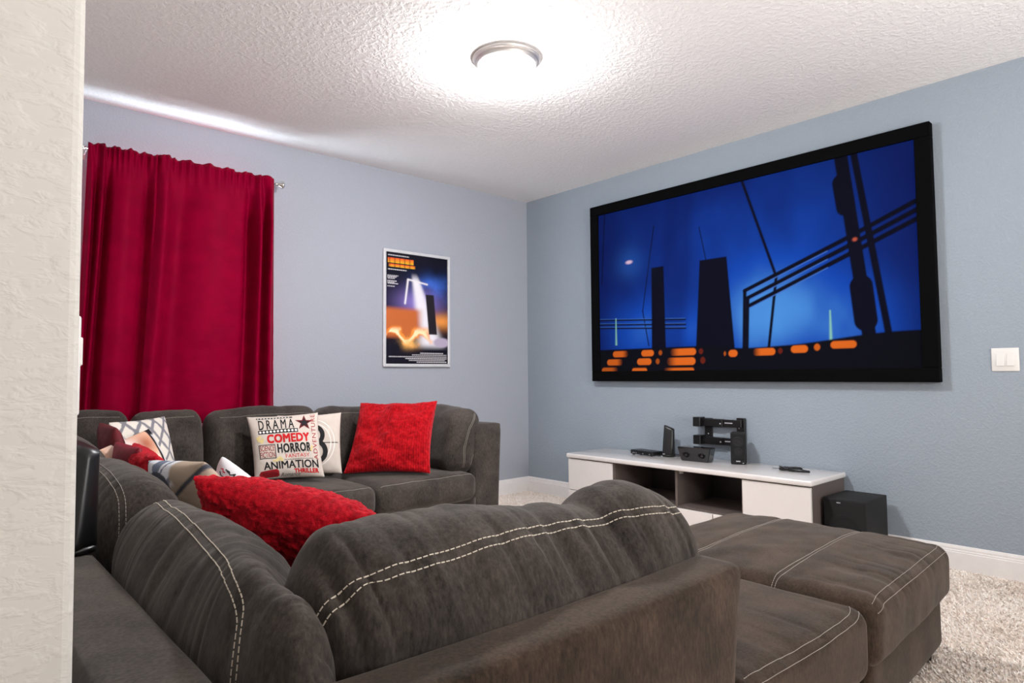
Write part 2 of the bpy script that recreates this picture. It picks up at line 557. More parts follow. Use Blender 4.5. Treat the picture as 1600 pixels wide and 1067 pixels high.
# carpet pile where the carpet shows
def pile():
    zones = [(-2.1, -.02, -4.3, -2.75, 60000), (-1.35, -.02, -1.3, -.02, 9000), (-1.2, -.5, -2.9, -1.3, 6000)]
    P = []
    for x0, x1, y0, y1, n in zones:
        P.append(np.stack([RNG.uniform(x0, x1, n), RNG.uniform(y0, y1, n)], 1))
    P = np.vstack(P); n = len(P)
    a = RNG.uniform(0, 2 * np.pi, n); w = RNG.uniform(.002, .0042, n); h = RNG.uniform(.005, .012, n)
    lean = RNG.normal(0, .007, (n, 2)) + np.stack([vnoise(np.c_[P * 5, np.zeros(n)]), vnoise(np.c_[P * 5 + 40, np.zeros(n)])], 1) * .008
    dx = np.stack([np.cos(a) * w, np.sin(a) * w], 1)
    z0 = np.full(n, -.002)
    V = np.zeros((n, 4, 3))
    V[:, 0, :2] = P - dx; V[:, 1, :2] = P + dx; V[:, 0, 2] = z0; V[:, 1, 2] = z0
    V[:, 2, :2] = P + dx * .7 + lean; V[:, 3, :2] = P - dx * .7 + lean; V[:, 2, 2] = h; V[:, 3, 2] = h
    me = bpy.data.meshes.new('carpet_pile')
    me.vertices.add(4 * n); me.vertices.foreach_set('co', V.ravel())
    me.loops.add(4 * n); me.loops.foreach_set('vertex_index', np.arange(4 * n))
    me.polygons.add(n); me.polygons.foreach_set('loop_start', np.arange(0, 4 * n, 4)); me.polygons.foreach_set('loop_total', np.full(n, 4))
    me.update(); me.validate()
    me.materials.append(M['pile'])
    o = bpy.data.objects.new('carpet_pile', me)
    COL.objects.link(o)
    o.parent = f
    o['kind'] = 'stuff'
pile()

# ------------------------------------------------------------------ the sectional sofa
SEAT = .45
FR = .70
def slab(x0, x1, y0, y1, z0, z1, r=.025, n=(14, 14, 10), seed=0, amp=.002, crown=(0, 0, 0)):
    g = rbox(((x1 - x0) / 2, (y1 - y0) / 2, (z1 - z0) / 2), r, n, crown)
    g = place(g, ((x0 + x1) / 2, (y0 + y1) / 2, (z0 + z1) / 2))
    return wrinkle(g, amp, (6, 6, 6), seed, 2)
def legs(t, pts, z=.055, mat='black_leg'):
    for x, y in pts:
        pr = [(.0, 0), (.024, 0), (.032, z), (0, z)]
        g = fix_normals(lathe(pr, 4, (x, y, 0)))
        part('leg', g, mat, t, False)

def seat_cushion(t, x0, x1, y0, y1, seed, mat='sofa', crown=.018, z0=.27, z1=SEAT, clampfn=None, n=(44, 44, 12), warp=.005):
    g = rbox(((x1 - x0) / 2, (y1 - y0) / 2, (z1 - z0) / 2), (.055, .055, .05), n, (0.012, .012, crown))
    g = place(g, ((x0 + x1) / 2, (y0 + y1) / 2, (z0 + z1) / 2 - crown * .4))
    g = wrinkle(g, warp, (7, 7, 5), seed)
    v = g[0]
    rid = (1 - np.abs(vnoise(np.c_[v[:, 0] * 20, v[:, 1] * 3, np.full(len(v), seed * 1.7)]))) ** 5
    v[:, 2] -= np.where(v[:, 2] > (z0 + z1) / 2, .005 * rid * np.exp(-((v[:, 1] - y0) / .16) ** 2), 0)
    if clampfn:
        g = (clampfn(g[0]), g[1])
    return g, part('seat_cushion', g, mat, t)

def creases(v, seam_d, along, amp, freq, seed, sigma=.10):
    """gathers running away from a seam: seam_d = distance to it, along = coordinate along it"""
    n = fbm(np.stack([along * freq, seam_d * 3.0, np.full_like(along, seed * 7.1)], 1), 3)
    rid = (1 - np.abs(vnoise(np.stack([along * freq * 1.3, seam_d * 2.0, np.full_like(along, seed * 3.3 + 5)], 1)))) ** 6
    return (n * amp - rid * amp * .9) * np.exp(-(seam_d / sigma) ** 2)

# --- long loose cushion: a fat pillow lying on its edge, length along local X
def loose_cushion(L, T, Hh, n=(70, 30, 34), seed=0, sag=.0, bulge=(.02, .03, .02), cre=.006, r=(.10, .115, .13)):
    g = rbox((L / 2, T / 2, Hh / 2), r, n, bulge)
    v = g[0].copy()
    u = v / np.array([L / 2, T / 2, Hh / 2])
    # rounder on top, sagging between the ends
    v[:, 2] -= sag * (1 - u[:, 0] ** 2) * np.clip(u[:, 2], 0, 1)
    v[:, 2] += .012 * fbm(np.c_[v[:, 0] * 4 + seed, v[:, 1] * 3, np.full(len(v), seed)], 2) * np.clip(u[:, 2] + .3, 0, 1)
    # gathers along the top seams
    d = np.hypot(v[:, 1] + T * .36, v[:, 2] - Hh * .36)
    d2 = np.hypot(v[:, 1] - T * .36, v[:, 2] - Hh * .36)
    k = creases(v, d, v[:, 0] + .25 * v[:, 2], cre, 24, seed, .085) + creases(v, d2, v[:, 0], cre * .7, 20, seed + 3, .10)
    c = np.array([0, 0, -.05])
    dirv = (v - c) * np.array([.15, 1, 1]); dirv /= np.maximum(np.linalg.norm(dirv, axis=1, keepdims=True), 1e-6)
    v += dirv * k[:, None]
    v += dirv * (fbm(v * np.array([7, 6, 6]) + seed * 5.3, 3) * .006)[:, None]
    return v, g[1]

# ================= far section with the arm
t = thing('sofa_section', 'dark grey sofa section with arm, under the framed poster, holding word-print and ribbed red pillows', 'sofa', (-2.1, -.6, 0))
x0, x1 = -2.99, -1.24
part('base', slab(x0, x1 - .24, -1.06, -.12, .055, .285, .02), 'sofa', t)
part('back_frame', slab(x0, x1, -.24, -.10, .06, FR, .03, seed=2), 'sofa', t)
# flared arm panel
g = slab(x1 - .215, x1, -1.02, -.20, .055, .755, .022, seed=4, amp=.0015)
v = g[0]; k = np.clip((v[:, 2] - .06) / .7, 0, 1)
v[:, 0] += .035 * k * np.clip((v[:, 0] - (x1 - .215)) / .215, 0, 1) - .012
v[:, 2] -= .02 * np.clip((v[:, 1] + 1.02) / .8, 0, 1) * k
part('arm', (v, g[1]), 'sofa', t)
for a, b, sd in ((-2.245, -1.50, 11), (-2.985, -2.255, 12)):
    g, o = seat_cushion(t, a, b, -1.10, -.40, sd)
    stitches(o, g, [(a + .02, -1.075, .435), ((a + b) / 2, -1.082, .44), (b - .02, -1.07, .435)], 'thread_grey', .009, .0068, .0022)
for a, b, sd, zt in ((-2.29, -1.66, 21, .875), (-2.985, -2.305, 22, .885)):
    g = loose_cushion(b - a, .22, .46, (40, 22, 24), sd, 0, (.015, .02, .012), .004, (.06, .09, .09))
    g = place(g, ((a + b) / 2, -.345, zt - .235), 0, math.radians(-9))
    o = part('back_cushion', g, 'sofa', t)
    stitches(o, g, [(a + .05, -.43, zt - .03), (b - .05, -.43, zt - .03)], 'thread_grey', .009, .0068, .0018)
# bolster cushion along the arm
g = loose_cushion(.76, .25, .44, (44, 22, 26), 31, 0, (.02, .03, .02), .005, (.055, .09, .09))
v = g[0]
# tufting button pulls the face in
du = np.hypot(v[:, 0] - .02, v[:, 2] - .02)
v[:, 1] -= np.where(v[:, 1] > 0, .05 * np.exp(-(du / .07) ** 2), 0)
# local +y looks to -X (into the seat), local +x towards the viewer
m = Matrix.Translation((-1.525, -.615, .648)) @ Matrix.Rotation(math.radians(11), 4, 'Y') @ Matrix(((0, -1, 0, 0), (-1, 0, 0, 0), (0, 0, 1, 0), (0, 0, 0, 1)))
g = xform((v, [q[::-1] for q in g[1]]), m)
o = part('arm_cushion', g, 'sofa', t)
stitches(o, g, [(-1.429, -.97, .828), (-1.513, -1.013, .726), (-1.558, -1.013, .601), (-1.547, -.984, .461)], 'thread_grey', .009, .0068, .002, pair=.011)
stitches(o, g, [(-1.42, -1.02, .68), (-1.47, -1.02, .46)], 'thread_grey', .009, .0068, .002)
bp = Vector(m @ Vector((.02, .095, .02)))
part('button', xform(lathe([(0, .006), (.008, .005), (.012, 0), (0, -.004)], 14, axis='x'), Matrix.Translation(bp) @ Matrix.Rotation(math.pi, 4, 'Z')), 'sofa', o)
legs(t, [(-1.32, -.98), (-2.9, -.98), (-1.32, -.2), (-2.9, -.2)])

# ================= corner section
t = thing('sofa_section', 'dark grey corner sofa section below the red curtains, under the heap of small pillows', 'sofa', (-3.55, -.55, 0))
part('base', slab(-4.07, -3.0, -1.08, -.12, .055, .285, .02, seed=6), 'sofa', t)
part('back_frame', join(slab(-4.08, -3.0, -.24, -.10, .06, FR, .03, seed=7), slab(-4.08, -3.945, -1.09, -.245, .06, FR, .03, seed=8)), 'sofa', t)
g, o = seat_cushion(t, -3.93, -3.005, -1.085, -.30, 13)
for a, b, sd, zt in ((-3.385, -3.02, 23, .885), (-3.93, -3.40, 24, .905)):
    g = loose_cushion(b - a, .22, .46, (30, 22, 24), sd, 0, (.01, .02, .012), .005, (.06, .09, .09))
    g = place(g, ((a + b) / 2, -.345, zt - .235), 0, math.radians(-9))
    o = part('back_cushion', g, 'sofa', t)
    stitches(o, g, [(a + .05, -.42, zt - .02), (b - .05, -.42, zt - .02)], 'thread_grey', .009, .0068, .0018)
legs(t, [(-3.98, -.2), (-3.1, -.2), (-3.98, -.9), (-3.1, -.9)])

# ================= left run
t = thing('sofa_section', 'dark grey armless sofa section along the left wall, between corner and chaise', 'sofa', (-3.6, -1.85, 0))
part('base', slab(-4.07, -3.14, -2.68, -1.13, .055, .285, .02, seed=9), 'sofa', t)
part('back_frame', slab(-4.08, -3.945, -2.68, -1.10, .06, FR, .03, (10, 30, 12), seed=10), 'sofa', t)
for a, b, sd in ((-1.88, -1.125, 14), (-2.665, -1.895, 15)):
    g, o = seat_cushion(t, -3.72, -3.10, a, b, sd)
def run_cushion(t, ya, yb, zt, seed, cx=-3.805, n=(110, 44, 46), T=.20, Hh=.44, tilt=-8, cre=.009, taper=False):
    g = loose_cushion(yb - ya, T, Hh, n, seed, .0, (.02, .035, .02), cre)
    # local +x -> +Y, local +y -> -X (its back leans on the frame)
    m = Matrix.Translation((cx, (ya + yb) / 2, zt - Hh / 2 - .02)) @ Matrix.Rotation(math.radians(tilt), 4, 'Y') @ Matrix.Rotation(math.pi / 2, 4, 'Z')
    g = xform(g, m)
    if taper:                                 # squeezed thin where the side cushion presses on it
        v = g[0]
        k = smooth(-3.20, -3.55, v[:, 1])
        v[:, 0] = np.where(v[:, 0] > -3.93, -3.93 + (v[:, 0] + 3.93) * (1 - .45 * k), v[:, 0])
    o = part('back_cushion', g, 'sofa', t)
    return g, o
for ya, yb, zt, sd in ((-1.73, -1.13, .865, 41), (-2.65, -1.77, .845, 42)):
    g, o = run_cushion(t, ya, yb, zt, sd)
    stitches(o, g, [(-3.87, yb - .3, zt), (-3.878, ya + .19, zt - .019), (-3.878, ya + .07, zt - .038), (-3.875, ya + .035, zt - .058), (-3.878, ya + .012, zt - .109), (-3.88, ya + .005, zt - .22)], 'thread_grey', .010, .0072, .0018, pair=.016)
legs(t, [(-4.0, -2.6), (-4.0, -1.1), (-3.2, -2.6), (-3.2, -1.2)])

# ================= chaise section in the foreground
t = thing('sofa_section', 'charcoal chaise sofa section in the foreground with low side panel and fat stitched cushions', 'sofa', (-3.2, -3.25, 0))
part('base', slab(-4.07, -2.34, -3.66, -2.73, .055, .285, .02, seed=16), 'sofa_brown', t)
part('back_frame', slab(-4.08, -3.945, -3.78, -2.69, .06, FR, .028, (10, 30, 16), seed=17, amp=.003), 'sofa', t)
g = slab(-3.94, -2.985, -3.80, -3.685, .055, FR, .024, (50, 10, 24), seed=18, amp=.002)
v = g[0]; k = np.clip((v[:, 2] - .2) / .5, 0, 1); e = np.clip((v[:, 0] + 3.3) / .3, 0, 1)
v[:, 0] += (-.075 + .085 * k) * e
v[:, 1] -= .006 * np.sin(v[:, 0] * 5)
part('side_panel', (v, g[1]), 'sofa_brown', t)
def tcut(v):
    v = v.copy()
    lim = -3.675 - .115 * smooth(-3.02, -2.93, v[:, 0])
    v[:, 1] = np.maximum(v[:, 1], lim)
    return v
g, o = seat_cushion(t, -3.72, -2.295, -3.79, -2.72, 19, 'sofa_brown', .02, .25, .455, tcut, (130, 70, 16), .006)
for q in ((-3.765, .452), (-3.785, .432)):
    stitches(o, g, [(-2.93, q[0], q[1]), (-2.6, q[0] - .015, q[1]), (-2.38, q[0] - .01, q[1]), (-2.32, q[0] + .02, q[1])], 'thread_grey', .008, .006, .0018)
# cushion leaning on the back frame
g, o = run_cushion(t, -3.70, -2.72, .815, 43, -3.805, (190, 66, 72), .20, .42, -8, .0105, taper=True)
stitches(o, g, [(-3.81, -2.69, .66), (-3.83, -2.71, .76), (-3.845, -2.80, .81), (-3.858, -3.019, .808), (-3.866, -3.167, .80), (-3.883, -3.32, .795), (-3.897, -3.455, .785), (-3.908, -3.524, .776), (-3.914, -3.553, .757), (-3.921, -3.570, .726), (-3.928, -3.575, .685), (-3.93, -3.58, .62)], 'thread', .011, .008, .0022, pair=.016)
# cushion leaning on the low side panel
g = loose_cushion(.90, .25, .44, (200, 66, 76), 47, .0, (.02, .035, .02), .010, (.085, .115, .14))
v = g[0]
v[:, 2] += .050 * np.clip((.15 - v[:, 0]) / .55, 0, 1) * np.clip((v[:, 2] + .2) / .3, 0, 1)
v[:, 0] -= .02 * np.clip(-v[:, 0] / .4, 0, 1)
v[:, 2] += .022 * np.exp(-((v[:, 0] - .27) / .10) ** 2) * np.clip(v[:, 2] / .2, 0, 1)
v[:, 2] -= .020 * np.exp(-((v[:, 0] - .12) / .05) ** 2) * np.clip(v[:, 2] / .2, 0, 1)
v[:, 2] -= .02 * np.clip((v[:, 0] - .35) / .12, 0, 1) * np.clip(v[:, 2] / .2, 0, 1)
m = Matrix.Translation((-3.365, -3.545, .595)) @ Matrix.Rotation(math.radians(8), 4, 'X')
g = xform((v, g[1]), m)
o = part('side_cushion', g, 'sofa', t)
stitches(o, g, [(-3.85, -3.60, .70), (-3.826, -3.633, .775), (-3.798, -3.644, .798), (-3.746, -3.659, .813), (-3.656, -3.659, .818), (-3.551, -3.654, .824), (-3.365, -3.63, .818), (-3.205, -3.63, .812), (-3.12, -3.65, .809), (-3.0, -3.65, .80), (-2.94, -3.62, .79), (-2.90, -3.57, .76)], 'thread', .011, .008, .0024, pair=-.016)
legs(t, [(-4.0, -3.7), (-4.0, -2.8), (-2.45, -3.6), (-2.45, -2.8)])

# ================= ottoman
oc = (-1.80, -3.315, 0)
t = thing('ottoman', 'square brown-grey ottoman with double stitched seams at the end of the chaise', 'ottoman', oc)
R3 = Matrix.Translation(oc) @ Matrix.Rotation(math.radians(3), 4, 'Z')
g = xform(slab(-.425, .425, -.415, .415, .06, .30, .018, (24, 24, 10), seed=51), R3)
part('base', g, 'sofa_brown', t)
g = rbox((.45, .445, .105), (.06, .06, .055), (110, 80, 18), (.008, .008, .022))
v = g[0]
for sy in (-.145, .17):                       # quilted seams
    v[:, 2] -= np.where(v[:, 2] > 0, .004 * np.exp(-((v[:, 1] - sy) / .012) ** 2), 0)
v[:, 2] += np.where(v[:, 2] > 0, .004 * fbm(np.c_[v[:, 0] * 6, v[:, 1] * 16, np.full(len(v), 3.3)], 2), 0)
dd = np.abs(v[:, 1] + .42)
rid = (1 - np.abs(vnoise(np.c_[v[:, 0] * 22, v[:, 1] * 2.5, np.full(len(v), 8.)]))) ** 5
v[:, 2] -= np.where(v[:, 2] > 0, .006 * rid * np.exp(-(dd / .16) ** 2), 0)
g = xform((v, g[1]), R3 @ Matrix.Translation((0, 0, .335)))
g = wrinkle(g, .004, (7, 7, 5), 52)
o = part('cushion', g, 'sofa_brown', t)
P3 = lambda x, y, z: tuple(R3 @ Vector((x, y, z)))
for sy in (-.152, -.138, .163, .177):
    stitches(o, g, [P3(-.43, sy, .40), P3(-.40, sy, .45), P3(.40, sy, .45), P3(.43, sy, .40)], 'thread_grey', .008, .006, .0018)
for dy, z in ((-.425, .445), (-.445, .418)):
    stitches(o, g, [P3(-.42, dy, z - .02), P3(-.36, dy, z), P3(.36, dy, z), P3(.425, dy + .02, z - .015)], 'thread_grey', .008, .006, .0018)
legs(t, [P3(.37, -.36, 0)[:2], P3(-.37, -.36, 0)[:2], P3(.37, .36, 0)[:2], P3(-.37, .36, 0)[:2]], .065)

# ------------------------------------------------------------------ curtains and rod
RODY, RODZ = -.085, 2.425
t = thing('curtain_rod', 'chrome curtain rod with flared finials above the window', 'curtain rod', (-3.05, RODY, RODZ))
part('rod', tube([(-3.60, RODY, RODZ), (-2.50, RODY, RODZ)], .0095, 14), 'chrome', t)
fin = [(0, -.004), (.011, -.004), (.011, .012), (.0085, .016), (.009, .028), (.013, .042), (.022, .058), (.0265, .068), (.0265, .074), (.022, .080), (0, .083)]
part('finial', lathe(fin, 24, (-2.50, RODY, RODZ), 'x'), 'chrome', t)
g = lathe([(r, -z) for r, z in fin], 24, (-3.60, RODY, RODZ), 'x')
part('finial', (g[0], [q[::-1] for q in g[1]]), 'chrome', t)
for bx_ in (-3.59, -2.515):
    part('bracket', join(bevel_box(bx_ - .008, bx_ + .008, -.004, 0, RODZ - .05, RODZ + .03, .0015), tube([(bx_, -.002, RODZ - .02), (bx_, RODY + .005, RODZ - .012)], .005, 8)), 'nickel', t)

def curtain(xa, xb, folds, label, sh, seed, yo=0., ztop=2.452, zbot=.80, n=(150, 70)):
    """folds: list of (position 0..1, depth, width) in the cloth; positive = towards the room"""
    nx, nz = n
    s = np.linspace(0, 1, nx); h = np.linspace(0, 1, nz)
    Sg, Hg = np.meshgrid(s, h, indexing='ij')                 # Hg 0 top .. 1 bottom
    x = xa + (xb - xa) * Sg
    x = x + (sh[0] + (sh[1] - sh[0]) * Sg) * Hg ** 1.1
    y = np.full_like(x, RODY - .020 + yo)
    for p, d, w in folds:
        pp = p + .02 * np.sin(Hg * 3 + p * 9)
        y -= 1.25 * d * np.exp(-((Sg - pp) / (w * (1 + .6 * Hg))) ** 2) * ((.45 + .55 * smooth(0, .25, Hg)) if d > 0 else smooth(.03, .25, Hg))
    # small gathers at the header
    hd = np.exp(-(Hg / .06) ** 2)
    y -= .010 * np.sin(Sg * 95 + 2 * np.sin(Sg * 11 + seed)) * hd
    z = ztop + (zbot - ztop) * Hg + .008 * np.sin(Sg * 37 + seed) * np.exp(-(Hg / .03) ** 2)
    # pressed creases low down
    y -= .004 * vnoise(np.stack([x * 6, z * 22, np.full_like(x, seed)], -1)) * smooth(.45, .8, Hg)
    V = np.stack([x, y, z], -1).reshape(-1, 3)
    back = V.copy(); back[:, 1] += .0025
    F = []
    for i in range(nx - 1):
        for j in range(nz - 1):
            a = i * nz + j
            F.append((a, a + 1, a + nz + 1, a + nz))
    k = len(V)
    F2 = [tuple(q + k for q in f[::-1]) for f in F]
    rim = [i * nz for i in range(nx)] + [(nx - 1) * nz + j for j in range(1, nz)] + [i * nz + nz - 1 for i in range(nx - 2, -1, -1)] + [j for j in range(nz - 2, 0, -1)]
    F3 = [(rim[i], rim[(i + 1) % len(rim)], rim[(i + 1) % len(rim)] + k, rim[i] + k) for i in range(len(rim))]
    o = mesh_obj('curtain', np.vstack([V, back]), F + F2 + F3, 'curtain', None, ((xa + xb) / 2, RODY, RODZ))
    tag(o, label, 'curtain', 'crimson curtains')
    return o
curtain(-3.585, -3.12, [(.04, .03, .03), (.09, -.03, .025), (.15, .045, .03), (.22, -.05, .035), (.45, .035, .13), (.70, -.045, .045), (.74, .05, .05), (.95, -.03, .10)],
        'crimson curtain panel on the left, narrow with deep folds', (-.045, -.085), 3)
curtain(-3.228, -2.505, [(.05, .055, .045), (.21, -.022, .06), (.50, .03, .16), (.765, -.055, .03), (.835, .06, .03), (.905, -.045, .02), (.955, .05, .025)],
        'crimson curtain panel on the right, broad and nearly flat', (-.085, .015), 5, -.016)

# ------------------------------------------------------------------ ceiling lamp
LC = (-2.035, -2.012)
t = thing('ceiling_lamp', 'round flush ceiling lamp with nickel ring and bright glass dome', 'ceiling lamp', (LC[0], LC[1], H))
ring = [(.0, H), (.172, H), (.178, H - .006), (.178, H - .014), (.166, H - .022), (.160, H - .024), (.158, H - .034), (.150, H - .042), (.142, H - .044), (.0, H - .044)]
part('ring', fix_normals(lathe(ring, 64, (*LC, 0))), 'nickel', t)
dm = [(.143, H - .044)] + [(.143 * math.cos(a), H - .044 - .075 * math.sin(a)) for a in np.linspace(.1, math.pi / 2, 12)]
dm[-1] = (0, H - .119)
part('dome', fix_normals(lathe(dm, 64, (*LC, 0))), 'dome', t)
part('finial', fix_normals(lathe([(0, H - .116), (.011, H - .118), (.011, H - .124), (.005, H - .130), (.007, H - .136), (0, H - .142)], 18, (*LC, 0))), 'nickel', t)

# ------------------------------------------------------------------ projection screen
SY0, SY1, SZ0, SZ1 = -.8545, -3.3899, 1.0289, 2.5077
FW = .082
t = thing('projection_screen', 'large black framed projection screen showing a foggy blue scene', 'screen', (-.03, (SY0 + SY1) / 2, SZ0))
XF = -.063
def bar(y0, y1, z0, z1):
    return bevel_box(XF, -.004, y0, y1, z0, z1, .004, 2)
part('frame_rail', bar(SY1, SY0, SZ1 - FW, SZ1), 'frame_black', t, False)
part('frame_rail', bar(SY1, SY0, SZ0, SZ0 + FW), 'frame_black', t, False)
part('frame_rail', bar(SY1, SY1 + FW, SZ0 + FW, SZ1 - FW), 'frame_black', t, False)
part('frame_rail', bar(SY0 - FW, SY0, SZ0 + FW, SZ1 - FW), 'frame_black', t, False)
def seg_d(u, v, a, b):
    ax, ay = a; bx, by = b
    dx, dy = bx - ax, by - ay
    tt = np.clip(((u - ax) * dx + (v - ay) * dy) / (dx * dx + dy * dy), 0, 1)
    return np.hypot(u - ax - tt * dx, v - ay - tt * dy)
def picture():
    """a plain foggy blue hall: dark deck with orange lamps, pipes and posts. u 0..1.78 across, v 0..1 up"""
    nu, nv = 460, 260
    A = 1.78
    u, v = np.meshgrid(np.linspace(0, A, nu), np.linspace(0, 1, nv), indexing='ij')
    q = np.stack([u * 3.2, v * 2.2, np.zeros_like(u)], -1)
    fog = .5 + .5 * fbm(q + 4.2, 4) * .8
    glow = .80 * np.exp(-(((u - 1.12) / .30) ** 2 + ((v - .26) / .26) ** 2)) + .55 * np.exp(-(((u - .28) / .20) ** 2 + ((v - .24) / .20) ** 2)) \
        + .45 * np.exp(-(((u - 1.52) / .22) ** 2 + ((v - .22) / .28) ** 2)) + .28 * np.exp(-(((u - .95) / .5) ** 2 + ((v - .75) / .3) ** 2)) + .16 \
        + .25 * np.exp(-(((u - .66) / .14) ** 2 + ((v - .2) / .12) ** 2))
    I = glow * (.55 + .75 * fog)
    I = np.clip(I, 0, 1.3)
    deep = np.array(srgb(6, 18, 92)); mid = np.array(srgb(18, 76, 190)); light = np.array(srgb(84, 158, 240))
    t1 = smooth(.05, .55, I)[..., None]; t2 = smooth(.45, 1.15, I)[..., None]
    c = deep * (1 - t1) + mid * t1
    c = c * (1 - t2) + light * t2
    dark = np.array(srgb(8, 9, 28))
    aa = .004
    def lay(d, w, col, soft=aa):
        nonlocal c
        k = (1 - smooth(w - soft, w + soft, d))[..., None]
        c = c * (1 - k) + np.asarray(col) * k
    # dim broad beam and thin stays in the fog
    k = (1 - smooth(.05, .13, np.abs(u - (.50 + .10 * v))))[..., None] * .35
    c = c * (1 - k) + deep * .7 * k
    for a, b, w in (((.05, 1.0), (.02, .55), .003), ((.42, .86), (.33, .36), .003), ((.33, .36), (.37, .15), .0035), ((.98, 1.0), (1.15, .47), .0075), ((1.15, .47), (1.10, .10), .0075), ((.72, .80), (.76, .60), .0025)):
        lay(seg_d(u, v, a, b), w, dark)
    # left rails
    for z in (.325, .297, .275):
        lay(seg_d(u, v, (0, z), (.62, z - .035)), .005, dark)
        lay(seg_d(u, v, (0, z + .006), (.62, z - .029)), .0012, np.array(srgb(70, 120, 210)))
    # bent handrail on the right
    for k_, (z, xo) in enumerate(((.415, .98), (.375, .995), (.335, 1.005))):
        lay(seg_d(u, v, (xo, z), (1.50, z + .20)), .011, dark)
        lay(seg_d(u, v, (1.50, z + .20), (A, z + .315)), .011, dark)
        lay(seg_d(u, v, (xo, z - .012), (1.40, z + .148)), .0018, np.array(srgb(80, 130, 225)))
        if k_ < 2:
            lay(seg_d(u, v, (xo, z), (xo - .012, .10)), .010, dark)
    # thick leaning mast
    lay(seg_d(u, v, (1.47, 1.05), (1.58, .08)), .030, dark)
    lay(seg_d(u, v, (1.475, .88), (1.49, .76)), .042, dark)
    lay(seg_d(u, v, (1.545, .38), (1.56, .22)), .050, dark)
    lay(seg_d(u, v, (1.53, 1.02), (1.66, .10)), .015, dark)
    lay(np.hypot(u - 1.525, (v - .60)), .016, dark)
    lay(np.hypot((u - 1.525), (v - .60) * 1.2), .010, np.array(srgb(205, 92, 70)), .006)
    # two plain posts standing on the deck
    lay(np.maximum(np.abs(u - .440) - (.030 + .012 * (.66 - v)), v - .60), .012, dark)
    lay(np.maximum(np.abs(u - .800) - (.070 + .07 * (.60 - v)), v - .60), .012, dark)
    # greenish light slits
    for uu, z0, z1 in ((.128, .16, .33), (1.405, .13, .28)):
        d = np.abs(u - uu) / (.006 * (1 - .6 * (v - z0) / (z1 - z0)) + .001)
        k = (np.exp(-d ** 2) * (v > z0) * (v < z1))[..., None]
        c = c * (1 - k) + np.array(srgb(150, 215, 190)) * k
    # ceiling spot in the fog
    k = np.exp(-(((u - .235) / .10) ** 2 + ((v - .66) / .10) ** 2))[..., None] * .25
    c = c + np.array(srgb(60, 130, 220)) * k
    lay(np.hypot(u - .235, (v - .668) * 2.2), .024, np.array(srgb(240, 205, 235)), .012)
    # deck
    edge = .135 + .018 * smooth(1.0, 0, u) * 0 + .03 * smooth(.9, 1.78, u) - .022 * smooth(.7, 1.0, u) * (1 - smooth(1.2, 1.7, u))
    lay(v - edge, 0, np.array(srgb(10, 10, 20)), .005)
    org = np.array(srgb(240, 112, 32)); dim = np.array(srgb(110, 34, 20))
    def pill(cx, cy, hw, hh, col, fade=0):
        d = np.hypot(np.maximum(np.abs(u - cx) - (hw - hh), 0), v - cy)
        k = (1 - smooth(hh - .004, hh + .003, d)) * (v < edge - .004)
        if fade:
            k = k * smooth(cx - hw * 1.05, cx - hw * .2, u) if fade > 0 else k * (1 - smooth(cx + hw * .1, cx + hw * 1.05, u))
        nonlocal c
        c = c * (1 - k[..., None]) + np.asarray(col) * k[..., None]
    for cx, cy, hw, hh, col, fa in ((.16, .105, .060, .019, org, -1), (.36, .105, .045, .019, org, 0), (.60, .105, .085, .020, org, 1), (.715, .105, .014, .017, dim, 0), (.45, .105, .013, .016, org * .5, 0),
                                    (.115, .055, .062, .019, org, -1), (.335, .055, .052, .020, org, 0), (.585, .052, .095, .022, org, 1), (.43, .055, .014, .018, org * .5, 0), (.725, .055, .016, .02, dim, 0),
                                    (.075, .005, .065, .018, org * .8, -1), (.30, .003, .055, .015, org, 0), (.57, .002, .100, .014, org * .9, 1),
                                    (.905, .088, .026, .019, org, 0), (.858, .088, .007, .017, org * .6, 0), (1.075, .091, .060, .019, org, 1), (1.16, .093, .012, .016, dim, 0), (1.255, .099, .042, .019, org, 0), (1.34, .105, .015, .018, org * .8, 0), (1.46, .113, .058, .018, org, 0)):
        pill(cx, cy, hw, hh, col, fa)
    # darker corners of the throw
    vg = 1 - .35 * smooth(.5, 1.15, np.hypot((u - .95) / 1.0, (v - .4) / .85))
    c = c * vg[..., None]
    y = (SY0 - FW) + ((SY1 + FW) - (SY0 - FW)) * u / A
    z = (SZ0 + FW) + ((SZ1 - FW) - (SZ0 + FW)) * v
    V = np.stack([np.full_like(y, XF + .016), y, z], -1).reshape(-1, 3)
    I_ = np.arange(nu * nv).reshape(nu, nv)
    F = np.stack([I_[:-1, :-1], I_[:-1, 1:], I_[1:, 1:], I_[1:, :-1]], -1).reshape(-1, 4)
    return V, F, c.reshape(-1, 3)
V, F, c = picture()
o = mesh_obj('picture', V, F, 'screen', t, base_of(t), False, colors=c * 1.0)
part('backing', box(XF + .020, -.006, SY1 + FW * .5, SY0 - FW * .5, SZ0 + FW * .5, SZ1 - FW * .5), 'frame_black', t, False)

